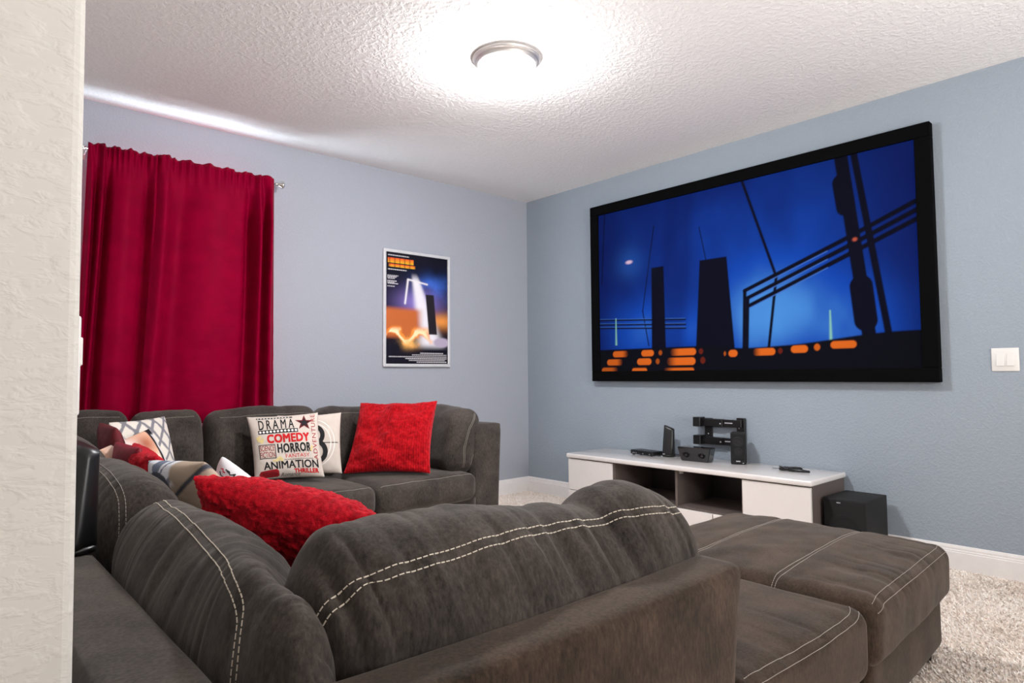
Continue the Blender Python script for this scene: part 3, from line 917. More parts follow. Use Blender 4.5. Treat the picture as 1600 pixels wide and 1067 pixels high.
# ------------------------------------------------------------------ framed poster
PX0, PX1, PZ0, PZ1 = -1.5782, -.9277, 1.1592, 2.1003
t = thing('framed_poster', 'silver framed colourful poster with flames and a light beam on grey wall', 'poster', ((PX0 + PX1) / 2, -.01, PZ0))
fwid = .024
for (a, b, c_, d) in ((PX0, PX1, PZ1 - fwid, PZ1), (PX0, PX1, PZ0, PZ0 + fwid), (PX0, PX0 + fwid, PZ0 + fwid, PZ1 - fwid), (PX1 - fwid, PX1, PZ0 + fwid, PZ1 - fwid)):
    part('frame_rail', bevel_box(a, b, -.022, -.002, c_, d, .003, 2), 'poster_frame', t, False)
def poster():
    """generic adventure-film colours: night sky, blue storm, white beam, fire, small print"""
    nu, nv = 150, 220
    A = .67
    u, v = np.meshgrid(np.linspace(0, A, nu), np.linspace(0, 1, nv), indexing='ij')
    n = fbm(np.stack([u * 9, v * 9, np.zeros_like(u)], -1), 4)
    c = np.zeros((nu, nv, 3)) + np.array(srgb(16, 14, 26))
    def mix(k, col):
        nonlocal c
        k = np.clip(k, 0, 1)[..., None]
        c = c * (1 - k) + np.array(srgb(*col)) * k
    mix(.9 * np.exp(-(((u - .52) / .20) ** 2 + ((v - .70) / .11) ** 2)) * (.75 + .6 * n), (60, 110, 215))
    mix(.8 * np.exp(-(((u - .35) / .22) ** 2 + ((v - .56) / .12) ** 2)), (150, 130, 215))
    mix(.95 * np.exp(-(((u - .60) / .16) ** 2 + ((v - .40) / .07) ** 2)), (235, 150, 70))
    # white beam widening towards the ground
    bx = .30 + .28 * (.82 - v)
    mix(np.exp(-((u - bx) / (.035 + .16 * (.80 - v))) ** 4) * smooth(.84, .74, v) * smooth(.12, .2, v), (236, 232, 240))
    mix(np.exp(-((seg_d(u, v, (.20, .55), (.23, .76))) / .010) ** 2), (240, 236, 240))
    mix(np.exp(-((seg_d(u, v, (.23, .77), (.44, .74))) / .008) ** 2), (236, 232, 236))
    # orange ground and flames
    mix((1 - smooth(.10, .16, np.abs(v - .37))) * smooth(.42, .30, u), (196, 104, 52))
    fl = smooth(-.25, .45, n + .9 * np.exp(-((v - (.26 + .05 * np.sin(u * 22))) / .045) ** 2) - .35)
    mix(fl * smooth(.56, .40, u) * smooth(.13, .18, v) * smooth(.36, .30, v), (250, 150, 60))
    fl2 = smooth(.2, .7, n + 1.0 * np.exp(-((v - (.25 + .05 * np.sin(u * 22))) / .022) ** 2) - .2)
    mix(fl2 * smooth(.52, .40, u) * smooth(.15, .19, v) * smooth(.34, .29, v), (255, 236, 190))
    mix(np.exp(-(((u - .25) / .10) ** 2 + ((v - .19) / .045) ** 2)) * (.6 + .8 * n), (250, 190, 110))
    # dark traveller-less pillar shape: a plain milestone on the beam
    mix(1 - smooth(.0, .012, np.maximum(np.abs(u - (.47 + .10 * (.62 - v))) - .040, np.maximum(.28 - v, v - .64))), (38, 32, 36))
    mix(1 - smooth(.0, .02, np.hypot((u - .60) / 2.0, v - .20) - .035), (180, 168, 190))
    # title block as a plain colour gradient, small print as plain pale rules
    for z0, z1, ua, ub in ((.905, .950, .02, .29), (.868, .897, .03, .31)):
        k = ((v > z0) & (v < z1) & (u > ua + .02 * (v - z0)) & (u < ub)).astype(float) * (.55 + .45 * (np.sin(u * 120) > -.5))
        t_ = (v - z0) / (z1 - z0)
        col = np.stack([.80 + .1 * t_, .45 - .38 * t_ + .15 * u, .02 + 0 * t_], -1)
        c = c * (1 - k[..., None]) + col * k[..., None]
    lines = [(.975, .02, .24), (.848, .02, .22)] + [(.79 - .012 * i, .015, .13 - .02 * (i % 3)) for i in range(9) if i % 4 != 3] + \
            [(.098, .36, .62), (.082, .27, .66), (.064, .03, .66), (.048, .20, .66), (.032, .24, .64), (.016, .32, .66)]
    for z, ua, ub in lines:
        k = (1 - smooth(.0030, .0055, np.abs(v - z))) * (u > ua) * (u < ub) * (.5 + .5 * (np.sin(u * 300 + z * 900) > -.2))
        mix(k * .85, (226, 222, 226))
    x = PX0 + fwid + (PX1 - PX0 - 2 * fwid) * u / A
    z = PZ0 + fwid + (PZ1 - PZ0 - 2 * fwid) * v
    V = np.stack([x, np.full_like(x, -.012), z], -1).reshape(-1, 3)
    I_ = np.arange(nu * nv).reshape(nu, nv)
    F = np.stack([I_[:-1, :-1], I_[1:, :-1], I_[1:, 1:], I_[:-1, 1:]], -1).reshape(-1, 4)
    return V, F, c.reshape(-1, 3)
V, F, c = poster()
mesh_obj('print', V, F, 'poster', t, base_of(t), False, colors=c)
part('backing', box(PX0 + .01, PX1 - .01, -.010, -.001, PZ0 + .01, PZ1 - .01), 'poster_frame', t, False)

# ------------------------------------------------------------------ media console along the right wall
CZ = .475
t = thing('media_console', 'long low white media console with dark open compartments below the screen', 'console', (-.25, -1.91, 0))
part('top', bevel_box(-.512, -.018, -2.862, -.965, CZ - .034, CZ, .011, 4), 'white_gloss', t)
part('side_panel', box(-.478, -.025, -2.850, -2.832, .02, CZ - .036), 'dark_side', t, False)
part('side_panel', box(-.478, -.025, -.995, -.977, .02, CZ - .036), 'dark_side', t, False)
part('back_panel', box(-.032, -.022, -2.832, -.995, .02, CZ - .036), 'dark_in', t, False)
part('bottom_panel', box(-.478, -.032, -2.832, -.995, .185, .205), 'dark_side', t, False)
part('plinth', box(-.470, -.04, -2.83, -1.0, .0, .03), 'dark_in', t, False)
for y in (-1.415, -1.945, -2.425):
    part('divider', box(-.476, -.032, y - .009, y + .009, .205, CZ - .036), 'dark_side', t, False)
for a, b in ((-1.408, -.977), (-2.850, -2.432)):
    d = part('door', bevel_box(-.498, -.480, a, b, .198, CZ - .041, .002, 1), 'white_gloss', t, False)
    if a > -2:
        part('knob', lathe([(0, .009), (.007, .008), (.008, 0), (0, -.002)], 14, (-.499, a + .060, .252), 'x'), 'black', d)
for a, b in ((-1.600, -.977), (-2.222, -1.606), (-2.850, -2.228)):
    part('drawer_front', bevel_box(-.498, -.480, a, b, .032, .193, .002, 1), 'white_gloss', t, False)
part('hinge', join(box(-.455, -.43, -1.972, -1.954, CZ - .06, CZ - .036)), 'nickel', t, False)

# things on the console
def tower_speaker(base, rz, label, h=.215, w=.088, d=.075):
    t = thing('speaker', label, 'speaker', base, 'slanted tower speakers')
    # leaning wedge body: narrow raked front (-x), rounded foot
    Vv, Ff = [], []
    nz, na = 14, 28
    for i in range(nz + 1):
        k = i / nz
        z = .012 + (h - .012) * k
        hw = w / 2 * (1 - .16 * k); hd = d / 2 * (1 - .42 * k)
        off = .020 * k
        for j in range(na):
            a = 2 * math.pi * j / na
            cx, sy = math.cos(a), math.sin(a)
            e = .55
            x = hd * math.copysign(abs(cx) ** e, cx) + off
            y = hw * math.copysign(abs(sy) ** e, sy)
            Vv.append((x, y, z + (.014 * (y / hw) * k)))
    for i in range(nz):
        for j in range(na):
            a, b = i * na + j, i * na + (j + 1) % na
            Ff.append((a, b, b + na, a + na))
    Ff.append(tuple(range(na))[::-1]); Ff.append(tuple(range(nz * na, (nz + 1) * na)))
    m = Matrix.Translation(base) @ Matrix.Rotation(rz, 4, 'Z')
    part('body', xform((np.array(Vv), Ff), m), 'black', t)
    foot = [(0, 0), (.040, 0), (.046, .003), (.047, .012), (.043, .017), (0, .018)]
    g = lathe(foot, 36); g[0][:, 1] *= 1.06
    part('foot', xform(fix_normals(g), m), 'black', t)
    part('badge', xform(box(-.0445, -.041, .014, .030, .019, .024), m), 'silver', t, False)
    return t
tower_speaker((-.135, -1.655, CZ), math.radians(14), 'slanted black tower speaker on the white console beside the flat box')

t = thing('media_box', 'flat black media box on the white console, left of the speakers', 'media player', (-.17, -1.475, CZ))
m = Matrix.Translation((-.165, -1.475, CZ)) @ Matrix.Rotation(math.radians(-9), 4, 'Z')
part('body', xform(bevel_box(-.055, .055, -.115, .115, .004, .034, .004), m), 'black', t)
part('front_panel', xform(box(-.0575, -.0552, -.105, .105, .008, .028), m), 'black_gloss', t, False)
for y in (.085, .070, .050, -.02, -.09):
    part('indicator', xform(box(-.0585, -.0574, y - .004, y + .004, .012, .016), m), 'silver', t, False)
for sx in (-.04, .04):
    for sy in (-.095, .095):
        part('foot', xform(bevel_box(sx - .008, sx + .008, sy - .008, sy + .008, 0, .005, .001, 1), m), 'black_matt', t)

t = thing('center_speaker', 'low wide black centre speaker on the console, tapering downwards', 'speaker', (-.22, -1.93, CZ))
m = Matrix.Translation((-.215, -1.945, CZ)) @ Matrix.Rotation(math.radians(3), 4, 'Z')
bw, tw, ch = .105, .128, .098
Vv = []
for z, w_, xf, xb in ((.0, bw, -.040, .045), (ch, tw, -.052, .045)):
    Vv += [(xf, -w_, z), (xf, w_, z), (xb, w_ - .01, z), (xb, -w_ + .01, z)]
cs = fix_normals((np.array(Vv), [(0, 1, 2, 3), (7, 6, 5, 4), (0, 4, 5, 1), (1, 5, 6, 2), (2, 6, 7, 3), (3, 7, 4, 0)]))
bm = bmesh.new(); vs = [bm.verts.new(p) for p in cs[0]]
for q in cs[1]: bm.faces.new([vs[i] for i in q])
bmesh.ops.bevel(bm, geom=bm.edges[:], offset=.005, segments=2, affect='EDGES')
bm.verts.index_update()
cs = (np.array([p.co[:] for p in bm.verts]), [tuple(p.index for p in q.verts) for q in bm.faces]); bm.free()
part('body', xform(cs, m), 'black_gloss', t, False)
for y in (-.06, .06):
    g = lathe([(0, .006), (.012, .004), (.03, -.001), (.034, .003), (.036, 0)], 24, axis='x')
    g = (g[0] * np.array([-1, 1, 1]), [q[::-1] for q in g[1]])
    part('driver', xform((g[0] * np.array([.5, .8, .8]), g[1]), m @ Matrix.Translation((-.0465, y, .05))), 'black_gloss', t)

t = thing('speaker', 'upright matt black bookshelf speaker standing before the wall bracket', 'speaker', (-.13, -2.212, CZ))
m = Matrix.Translation((-.135, -2.215, CZ)) @ Matrix.Rotation(math.radians(24), 4, 'Z')
part('body', xform(bevel_box(-.045, .055, -.048, .048, 0, .212, .008, 3), m), 'black_matt', t)
part('grille', xform(bevel_box(-.050, -.045, -.043, .043, .032, .206, .002, 1), m), 'grille', t, False)
for z, r_ in ((.15, .034), (.085, .026)):
    g = lathe([(0, .002), (.3 * r_, .003), (.8 * r_, -.0005), (r_, .0025), (r_ * 1.08, 0)], 24, axis='x')
    g = (g[0] * np.array([-1, 1, 1]), [q[::-1] for q in g[1]])
    part('driver', xform(g, m @ Matrix.Translation((-.0502, 0, z))), 'black_matt', t)
part('badge', xform(box(-.0512, -.0495, -.013, .013, .019, .026), m), 'silver', t, False)
part('badge', xform(box(-.0482, -.0445, -.036, -.028, .008, .013), m), 'silver', t, False)

t = thing('cable', 'thin black speaker cable lying behind the centre speaker', 'cable', (-.1, -1.75, CZ))
t.name = 'cable'
part('wire', tube([(-.12, -1.69, CZ + .02), (-.10, -1.73, CZ + .012), (-.11, -1.77, CZ + .004), (-.13, -1.83, CZ + .006), (-.165, -1.87, CZ + .02)], .0026, 8), 'black', t)
part('wire', tube([(-.12, -1.66, CZ + .004), (-.08, -1.72, CZ + .004), (-.07, -1.78, CZ + .004), (-.05, -1.80, CZ + .003)], .0026, 8), 'black', t)

t = thing('glasses', 'small black eyewear with two arms and thin cord on the right end of the console', 'glasses', (-.23, -2.60, CZ))
gx, gy = -.235, -2.585
part('front', wrinkle(place(rbox((.030, .030, .011), (.012, .012, .009), (16, 16, 8)), (gx + .012, gy + .015, CZ + .015), math.radians(20)), .002, (40, 40, 40), 4), 'black', t)
part('lens', place(rbox((.026, .022, .004), (.01, .01, .003), (12, 12, 6)), (gx + .002, gy + .020, CZ + .024), math.radians(20), math.radians(18)), 'black_gloss', t)
part('arm', tube([(gx + .030, gy + .005, CZ + .018), (gx + .050, gy - .040, CZ + .020), (gx + .046, gy - .080, CZ + .019), (gx + .030, gy - .092, CZ + .014), (gx + .02, gy - .05, CZ + .012)], [.005, .006, .006, .005, .003], 10), 'black', t)
part('arm', tube([(gx - .002, gy - .008, CZ + .014), (gx - .010, gy - .03, CZ + .012), (gx - .014, gy - .07, CZ + .013), (gx - .008, gy - .12, CZ + .012), (gx + .000, gy - .150, CZ + .010)], [.007, .011, .011, .009, .006], 12), 'black', t)
part('cord', tube([(gx + .01, gy + .04, CZ + .012), (gx + .025, gy + .07, CZ + .008), (gx + .05, gy + .11, CZ + .004)], .0016, 6), 'black', t)

# subwoofer on the floor
t = thing('subwoofer', 'black cube subwoofer on the carpet beside the white console', 'speaker', (-.23, -2.98, 0))
part('cabinet', bevel_box(-.375, -.055, -3.098, -2.868, .018, .372, .004, 2), 'black_matt', t)
part('front_panel', bevel_box(-.384, -.375, -3.094, -2.872, .022, .366, .003, 2), 'grille', t)
g = lathe([(0, .004), (.02, .006), (.055, -.004), (.082, .004), (.092, .006), (.098, 0)], 40, axis='x')
g = (g[0] * np.array([-1, 1, 1]), [q[::-1] for q in g[1]])
part('driver', xform((g[0] * np.array([.5, 1, 1]), g[1]), Matrix.Translation((-.3842, -2.983, .19))), 'grille', t)
part('badge', box(-.3865, -.3838, -2.965, -2.945, .349, .354), 'silver', t, False)
for x in (-.34, -.09):
    for y in (-3.07, -2.90):
        part('foot', lathe([(0, 0), (.014, 0), (.016, .02), (0, .02)], 16, (x, y, 0)), 'black', t)

# folded wall bracket above the console
t = thing('wall_bracket', 'black folded television wall bracket with two arms above the console', 'bracket', (-.03, -2.0, .58))
part('wall_plate', bevel_box(-.014, 0, -1.945, -1.885, .575, .765, .002, 1), 'black', t, False)
part('wall_plate', bevel_box(-.030, -.006, -2.205, -2.145, .50, .775, .002, 1), 'black', t, False)
part('spacer', bevel_box(-.016, 0, -2.195, -2.155, .52, .76, .002, 1), 'black', t, False)
for z0, z1 in ((.708, .762), (.580, .632)):
    a = part('arm', join(bevel_box(-.055, -.014, -2.05, -1.855, z0, z1, .003, 1), bevel_box(-.047, -.024, -2.19, -2.045, z0 + .001, z1 - .001, .003, 1)), 'black', t, False)
    part('elbow', bevel_box(-.085, -.012, -1.890, -1.830, z0 - .004, z1 + .010, .004, 1), 'black', t, False)
    part('screw', lathe([(0, .003), (.005, .002), (.006, 0), (0, -.001)], 12, (-.0575, -2.035, (z0 + z1) / 2 - .004), 'x'), 'silver', a)
    part('slot', box(-.0482, -.0465, -2.125, -2.065, (z0 + z1) / 2 - .001, (z0 + z1) / 2 + .006), 'silver', a, False)
for y, z in ((-2.175, .745), (-2.165, .705), (-1.915, .652)):
    part('screw', lathe([(0, .003), (.0045, .002), (.0055, 0), (0, -.001)], 12, (-.033 if y < -2 else -.0165, y, z), 'x'), 'silver', t)

# speaker standing on the sofa's back frame, half hidden by the wall end
tower_speaker((-3.990, -2.738, FR), math.radians(35), 'slanted black tower speaker standing on the sofa back by the left wall', .235)

# ------------------------------------------------------------------ switch plates
t = thing('light_switch', 'white double rocker light switch on the blue grey wall', 'switch', (-.004, -3.678, 1.087))
part('plate', bevel_box(-.0065, 0, -3.738, -3.618, 1.088, 1.211, .003, 2), 'white_plastic', t)
for y in (-3.7005, -3.6555):
    g = bevel_box(-.0105, -.004, y - .0165, y + .0165, 1.116, 1.183, .0015, 1)
    v = g[0].copy(); v[:, 0] -= .0025 * (1.15 - v[:, 2]) / .033 * (v[:, 0] < -.008)
    part('rocker', (v, g[1]), 'white_plastic', t, False)
    for z in (1.101, 1.198):
        part('screw', lathe([(0, .0012), (.003, .0008), (.0035, 0)], 10, (-.0066, y, z), 'x'), 'trim', t)
t = thing('light_switch', 'white switch plate seen edge-on on the left wall end', 'switch', (XL, -3.50, 1.03))
part('plate', bevel_box(XL, XL + .0065, -3.56, -3.44, 1.045, 1.165, .003, 2), 'white_plastic', t)
for y in (-3.523, -3.477):
    part('rocker', bevel_box(XL + .005, XL + .0115, y - .0165, y + .0165, 1.105, 1.14, .0015, 1), 'white_plastic', t, False)

# ------------------------------------------------------------------ throw pillows
class Pillow:
    def __init__(s, BL, BR, TR, TL, T, pinch=.06, pw=.42, seed=0, lump=.006):
        s.q = [np.array(p, float) for p in (BL, BR, TR, TL)]
        s.T, s.pinch, s.pw, s.seed, s.lump = T, pinch, pw, seed, lump
        n = np.cross(s.q[1] - s.q[0], s.q[3] - s.q[0])
        s.n = n / np.linalg.norm(n)
    def at(s, u, v, side=1, lift=0.):
        u = np.asarray(u, float); v = np.asarray(v, float)
        uu = u * (1 - s.pinch * (1 - v ** 2) * u ** 2); vv = v * (1 - s.pinch * (1 - u ** 2) * v ** 2)
        a, b = (uu + 1) / 2, (vv + 1) / 2
        p = ((1 - a) * (1 - b))[..., None] * s.q[0] + (a * (1 - b))[..., None] * s.q[1] + (a * b)[..., None] * s.q[2] + ((1 - a) * b)[..., None] * s.q[3]
        k = np.clip((1 - u ** 2) * (1 - v ** 2), 0, 1)
        h = s.T / 2 * k ** s.pw
        h = h + s.lump * fbm(np.stack([u * 2.3, v * 2.3, np.full_like(u, s.seed + side * 5.)], -1), 3) * k ** .35
        return p + s.n * (side * h + lift)[..., None]
    def build(s, name, mat, label, n=64, color=None, group=None, rough=0.):
        t = np.linspace(-1, 1, n + 1)
        t = np.sign(t) * (1 - (1 - np.abs(t)) ** 1.25)
        U, V = np.meshgrid(t, t, indexing='ij')
        A = s.at(U, V, 1); B = s.at(U, V, -1)
        if rough:
            r1 = fbm(A * 38, 3); r2 = fbm(B * 38, 3)
            A = A + s.n * (r1 * rough)[..., None]; B = B - s.n * (r2 * rough)[..., None]
            A = A + (np.stack([vnoise(A * 120), vnoise(A * 120 + 9), vnoise(A * 120 + 31)], -1)) * rough * .5
            B = B + (np.stack([vnoise(B * 120), vnoise(B * 120 + 9), vnoise(B * 120 + 31)], -1)) * rough * .5
        edge = np.zeros(U.shape, bool); edge[0] = edge[-1] = True; edge[:, 0] = edge[:, -1] = True
        m = n + 1
        ia = np.arange(m * m).reshape(m, m)
        ib = ia.copy(); inner = ~edge
        ib[inner] = m * m + np.arange(inner.sum())
        verts = np.vstack([A.reshape(-1, 3), B[inner]])
        F = []
        for i in range(n):
            for j in range(n):
                F.append((ia[i, j], ia[i + 1, j], ia[i + 1, j + 1], ia[i, j + 1]))
                F.append((ib[i, j], ib[i, j + 1], ib[i + 1, j + 1], ib[i + 1, j]))
        uv = np.vstack([np.stack([U, V], -1).reshape(-1, 2), np.stack([U, V], -1)[inner]]) * .5 + .5
        cols = None
        if color is not None:
            ca = color(U, V, 1).reshape(-1, 3); cb = color(U, V, -1)[inner]
            cols = np.vstack([ca, cb])
        base = tuple(np.round(verts[verts[:, 2].argmin()], 3))
        o = mesh_obj(name, verts, F, mat, None, base, True, cols, uv)
        tag(o, label, 'pillow', group)
        s.o = o
        s.geo = (verts, F)
        return o
    def decal(s, name, polys, mat, lift=.0012, cell=.06):
        """polys: list of 2D (verts, faces) in pillow uv (-1..1); draped over the front"""
        bm = bmesh.new()
        for vv, ff in polys:
            vs = [bm.verts.new((p[0], p[1], 0)) for p in vv]
            for q in ff:
                try: bm.faces.new([vs[i] for i in q])
                except ValueError: pass
        for ax in (0, 1):
            for c_ in np.arange(-1 + cell, 1, cell):
                no = Vector((1, 0, 0)) if ax == 0 else Vector((0, 1, 0))
                bmesh.ops.bisect_plane(bm, geom=bm.verts[:] + bm.edges[:] + bm.faces[:], plane_co=no * float(c_), plane_no=no)
        bm.verts.index_update()
        P = np.array([p.co[:2] for p in bm.verts]); F = [tuple(p.index for p in q.verts) for q in bm.faces]
        bm.free()
        W_ = s.at(P[:, 0], P[:, 1], 1, lift)
        o = mesh_obj(name, W_, F, mat, s.o, base_of(s.o), False)
        if len(polys) > 1 and name != 'lettering':
            o['kind'] = 'stuff'
        return o
def text_poly(txt, x0, x1, y0, y1, rot=0, shear=0., spacing=1., bold=0.):
    """built-in font, stretched into the box x0..x1, y0..y1 (pillow uv)"""
    cu = bpy.data.curves.new('lettering', 'FONT')
    cu.body = txt; cu.resolution_u = 3; cu.shear = shear; cu.space_character = spacing; cu.offset = bold
    ob = bpy.data.objects.new('lettering', cu)
    COL.objects.link(ob)
    bpy.context.view_layer.update()
    me = bpy.data.meshes.new_from_object(ob.evaluated_get(bpy.context.evaluated_depsgraph_get()))
    P = np.array([v.co[:2] for v in me.vertices]); F = [tuple(p.vertices) for p in me.polygons]
    bpy.data.objects.remove(ob); bpy.data.curves.remove(cu); bpy.data.meshes.remove(me)
    P = (P - P.min(0)) / (P.max(0) - P.min(0))
    if rot:                                   # reading upwards
        P = np.stack([1 - P[:, 1], P[:, 0]], 1)
    return np.stack([x0 + (x1 - x0) * P[:, 0], y0 + (y1 - y0) * P[:, 1]], 1), F
def heavy(txt, x0, x1, y0, y1, d=.008, **kw):
    return [text_poly(txt, x0 + a, x1 + a, y0 + b, y1 + b, **kw) for a, b in ((-d, -d), (d, -d), (-d, d), (d, d), (0, 0))]
def rect(x0, x1, y0, y1): return [(x0, y0), (x1, y0), (x1, y1), (x0, y1)], [(0, 1, 2, 3)]
def disc(cx, cy, rx, ry=None, n=14):
    ry = ry or rx
    return [(cx + rx * math.cos(2 * math.pi * i / n), cy + ry * math.sin(2 * math.pi * i / n)) for i in range(n)], [tuple(range(n))]
def annulus(cx, cy, r0, r1, a0=0, a1=2 * math.pi, n=40):
    V_, F_ = [], []
    for i in range(n + 1):
        a = a0 + (a1 - a0) * i / n
        V_ += [(cx + r0 * math.cos(a), cy + r0 * math.sin(a)), (cx + r1 * math.cos(a), cy + r1 * math.sin(a))]
    for i in range(n):
        F_.append((2 * i, 2 * i + 1, 2 * i + 3, 2 * i + 2))
    return V_, F_
def star(cx, cy, R, r, rot=0):
    p = [(cx + (R if i % 2 == 0 else r) * math.cos(math.pi / 2 + rot + i * math.pi / 5), cy + (R if i % 2 == 0 else r) * math.sin(math.pi / 2 + rot + i * math.pi / 5)) for i in range(10)]
    return p + [(cx, cy)], [(i, (i + 1) % 10, 10) for i in range(10)]
def stroke(pts, w):
    V_, F_ = [], []
    pts = np.asarray(pts, float)
    ww = np.broadcast_to(np.asarray(w, float), (len(pts),))
    for i, p in enumerate(pts):
        t_ = pts[min(i + 1, len(pts) - 1)] - pts[max(i - 1, 0)]
        n_ = np.array([-t_[1], t_[0]]); n_ = n_ / (np.linalg.norm(n_) + 1e-9) * ww[i] / 2
        V_ += [tuple(p + n_), tuple(p - n_)]
    F_ = [(2 * i, 2 * i + 1, 2 * i + 3, 2 * i + 2) for i in range(len(pts) - 1)]
    return V_, F_
CREAM = np.array(srgb(206, 194, 184))
def cream_cloth(U, V, side):
    n = fbm(np.stack([U * 8, V * 8, np.full_like(U, 2.)], -1), 3)
    return CREAM * (1 + .04 * n[..., None])

# word pillow
p = Pillow((-2.81, -0.655, 0.481), (-2.445, -0.801, 0.482), (-2.43, -0.67, 0.864), (-2.811, -0.522, 0.848), .14, .055, .40, 1)
p.build('throw_pillow', 'print', 'cream throw pillow printed with film genre words and a star', 60, cream_cloth)
pm = .93
p.decal('lettering', heavy('DRAMA', -.72, .26, .50, .82, .004, spacing=1.5), 'ink')
strip = [rect(-.76, .36, .36, .48), rect(-.76, .24, .86, .915)]
p.decal('film_strip', strip, 'ink')
p.decal('film_holes', [disc(-.70 + i * .10, .42, .036, .036, 10) for i in range(11)] + [rect(-.735 + i * .085, -.69 + i * .085, .875, .90) for i in range(11)], 'white_ink', .002)
p.decal('star', [star(.56, .66, .27, .105, -.06)], 'ink_maroon')
p.decal('star_center', [star(.56, .655, .16, .07, -.06)], 'ink', .0022)
p.decal('lettering', heavy('COMEDY', -.52, .66, .07, .32, .013, spacing=1.06), 'ink_red')
p.decal('lettering', heavy('HORROR', -.26, .68, -.24, .02, .009, spacing=1.1), 'ink')
drips = [stroke([(-.24 + i * .085, -.20), (-.238 + i * .085, -.26 - .05 * ((i * 7) % 3) / 2)], [.022, .006]) for i in range(11)]
p.decal('drips', drips, 'ink')
p.decal('word_box', [rect(-.80, -.32, .005, .025), rect(-.80, -.32, -.40, -.38), rect(-.80, -.782, -.40, .025), rect(-.338, -.32, -.40, .025)], 'ink')
p.decal('lettering', [text_poly('SCIENCE', -.77, -.35, -.17, -.01), text_poly('FICTION', -.77, -.35, -.365, -.20)], 'ink_darkred', .0014)
p.decal('lettering', [text_poly('FANTASY', -.06, .62, -.41, -.30)], 'ink_red')
p.decal('dots', [rect(-.10 + i * .046, -.075 + i * .046, -.475, -.45) for i in range(18)], 'ink')
p.decal('lettering', heavy('ANIMATION', -.70, .86, -.73, -.50, .006), 'ink')
p.decal('lettering', heavy('THRILLER', .14, .84, -.88, -.76, .008, spacing=1.05), 'ink_red')
p.decal('word_sign', [([(-.86, -.86), (-.80, -.77), (-.34, -.73), (-.29, -.79), (-.29, -.93), (-.34, -.965), (-.76, -.965)], [(0, 1, 2, 3, 4, 5, 6)])], 'ink_darkred')
p.decal('lettering', [text_poly('WESTERN', -.76, -.35, -.91, -.81)], 'ink_maroon', .002)
p.decal('lettering', [text_poly('Romance', -.24, .30, -.97, -.86, shear=.35)], 'ink')
p.decal('lettering', [text_poly('ADVENTURE', .76, .89, -.50, .93, rot=1, spacing=1.1)], 'ink_darkred')
pop = [disc(-.80, .24, .05), disc(-.73, .27, .045), disc(-.77, .17, .05), disc(-.69, .12, .05), disc(-.66, .19, .04), disc(-.28, -.44, .05), disc(-.22, -.40, .05), disc(-.18, -.46, .045), disc(-.40, -.47, .035), disc(-.33, -.48, .035), disc(.72, -.12, .04), disc(.69, -.20, .035)]
p.decal('popcorn', pop, 'ink_yellow', .0016)

# film countdown pillow
p = Pillow((-2.623, -0.522, 0.474), (-2.288, -0.718, 0.478), (-2.257, -0.639, 0.855), (-2.594, -0.444, 0.843), .12, .05, .40, 2)
p.build('throw_pillow', 'print', 'cream throw pillow with a film countdown number three, behind the word pillow', 50, cream_cloth)
p.decal('ring', [annulus(0, 0, .80, .83), annulus(0, 0, .68, .71)], 'white_ink')
p.decal('cross_line', [rect(-.93, .93, -.012, .012)], 'ink')
p.decal('number', [annulus(.14, .25, .22, .36, -math.pi * .5, math.pi * .80, 30), annulus(.18, -.28, .26, .41, -math.pi * .80, math.pi * .5, 30)], 'ink', .002)

# ribbed red pillow by the arm
p = Pillow((-2.247, -.655, .466), (-1.846, -1.043, .468), (-1.703, -.920, .917), (-2.069, -.549, .908), .17, .07, .42, 3, .032)
p.build('throw_pillow', 'red_ribbed', 'bright red ribbed plush pillow leaning beside the sofa arm', 90, None, None, .003)

# big red pillow in the foreground corner
p = Pillow((-3.22, -2.868, .475), (-3.519, -2.429, .52), (-3.726, -2.695, .835), (-3.403, -3.060, .735), .20, .03, .40, 4, .012)
p.build('throw_pillow', 'red_plush', 'large shaggy red pillow in the foreground between the chaise cushions', 130, None, None, .006)

# abstract print pillow
def abstract(U, V, side):
    n = fbm(np.stack([U * 2.6, V * 2.0, np.full_like(U, 7.)], -1), 3)
    w = np.array(srgb(222, 224, 230)); g_ = np.array(srgb(112, 122, 140)); tan = np.array(srgb(176, 158, 140)); dk = np.array(srgb(72, 74, 84))
    c = np.zeros(U.shape + (3,)) + w
    k = smooth(.05, .12, np.sin((U + V * .7 + n * .5) * 9) - .35)[..., None]
    c = c * (1 - k) + g_ * k
    k = smooth(.0, .12, -U + .25 * n)[..., None]
    c = c * (1 - k) + tan * k
    d = np.abs(np.hypot(U - .35, V - .25) - .55)
    k = (1 - smooth(.05, .08, d))[..., None]
    c = c * (1 - k) + dk * k
    d = np.abs(U * .7 + V - .2)
    k = (1 - smooth(.04, .07, d))[..., None]
    return c * (1 - k) + dk * k
p = Pillow((-3.438, -2.273, .50), (-3.476, -1.72, .47), (-3.595, -1.676, .770), (-3.551, -2.190, .808), .15, .03, .40, 5)
p.build('throw_pillow', 'print', 'white, blue-grey and tan abstract print pillow behind the big red one', 70, abstract)

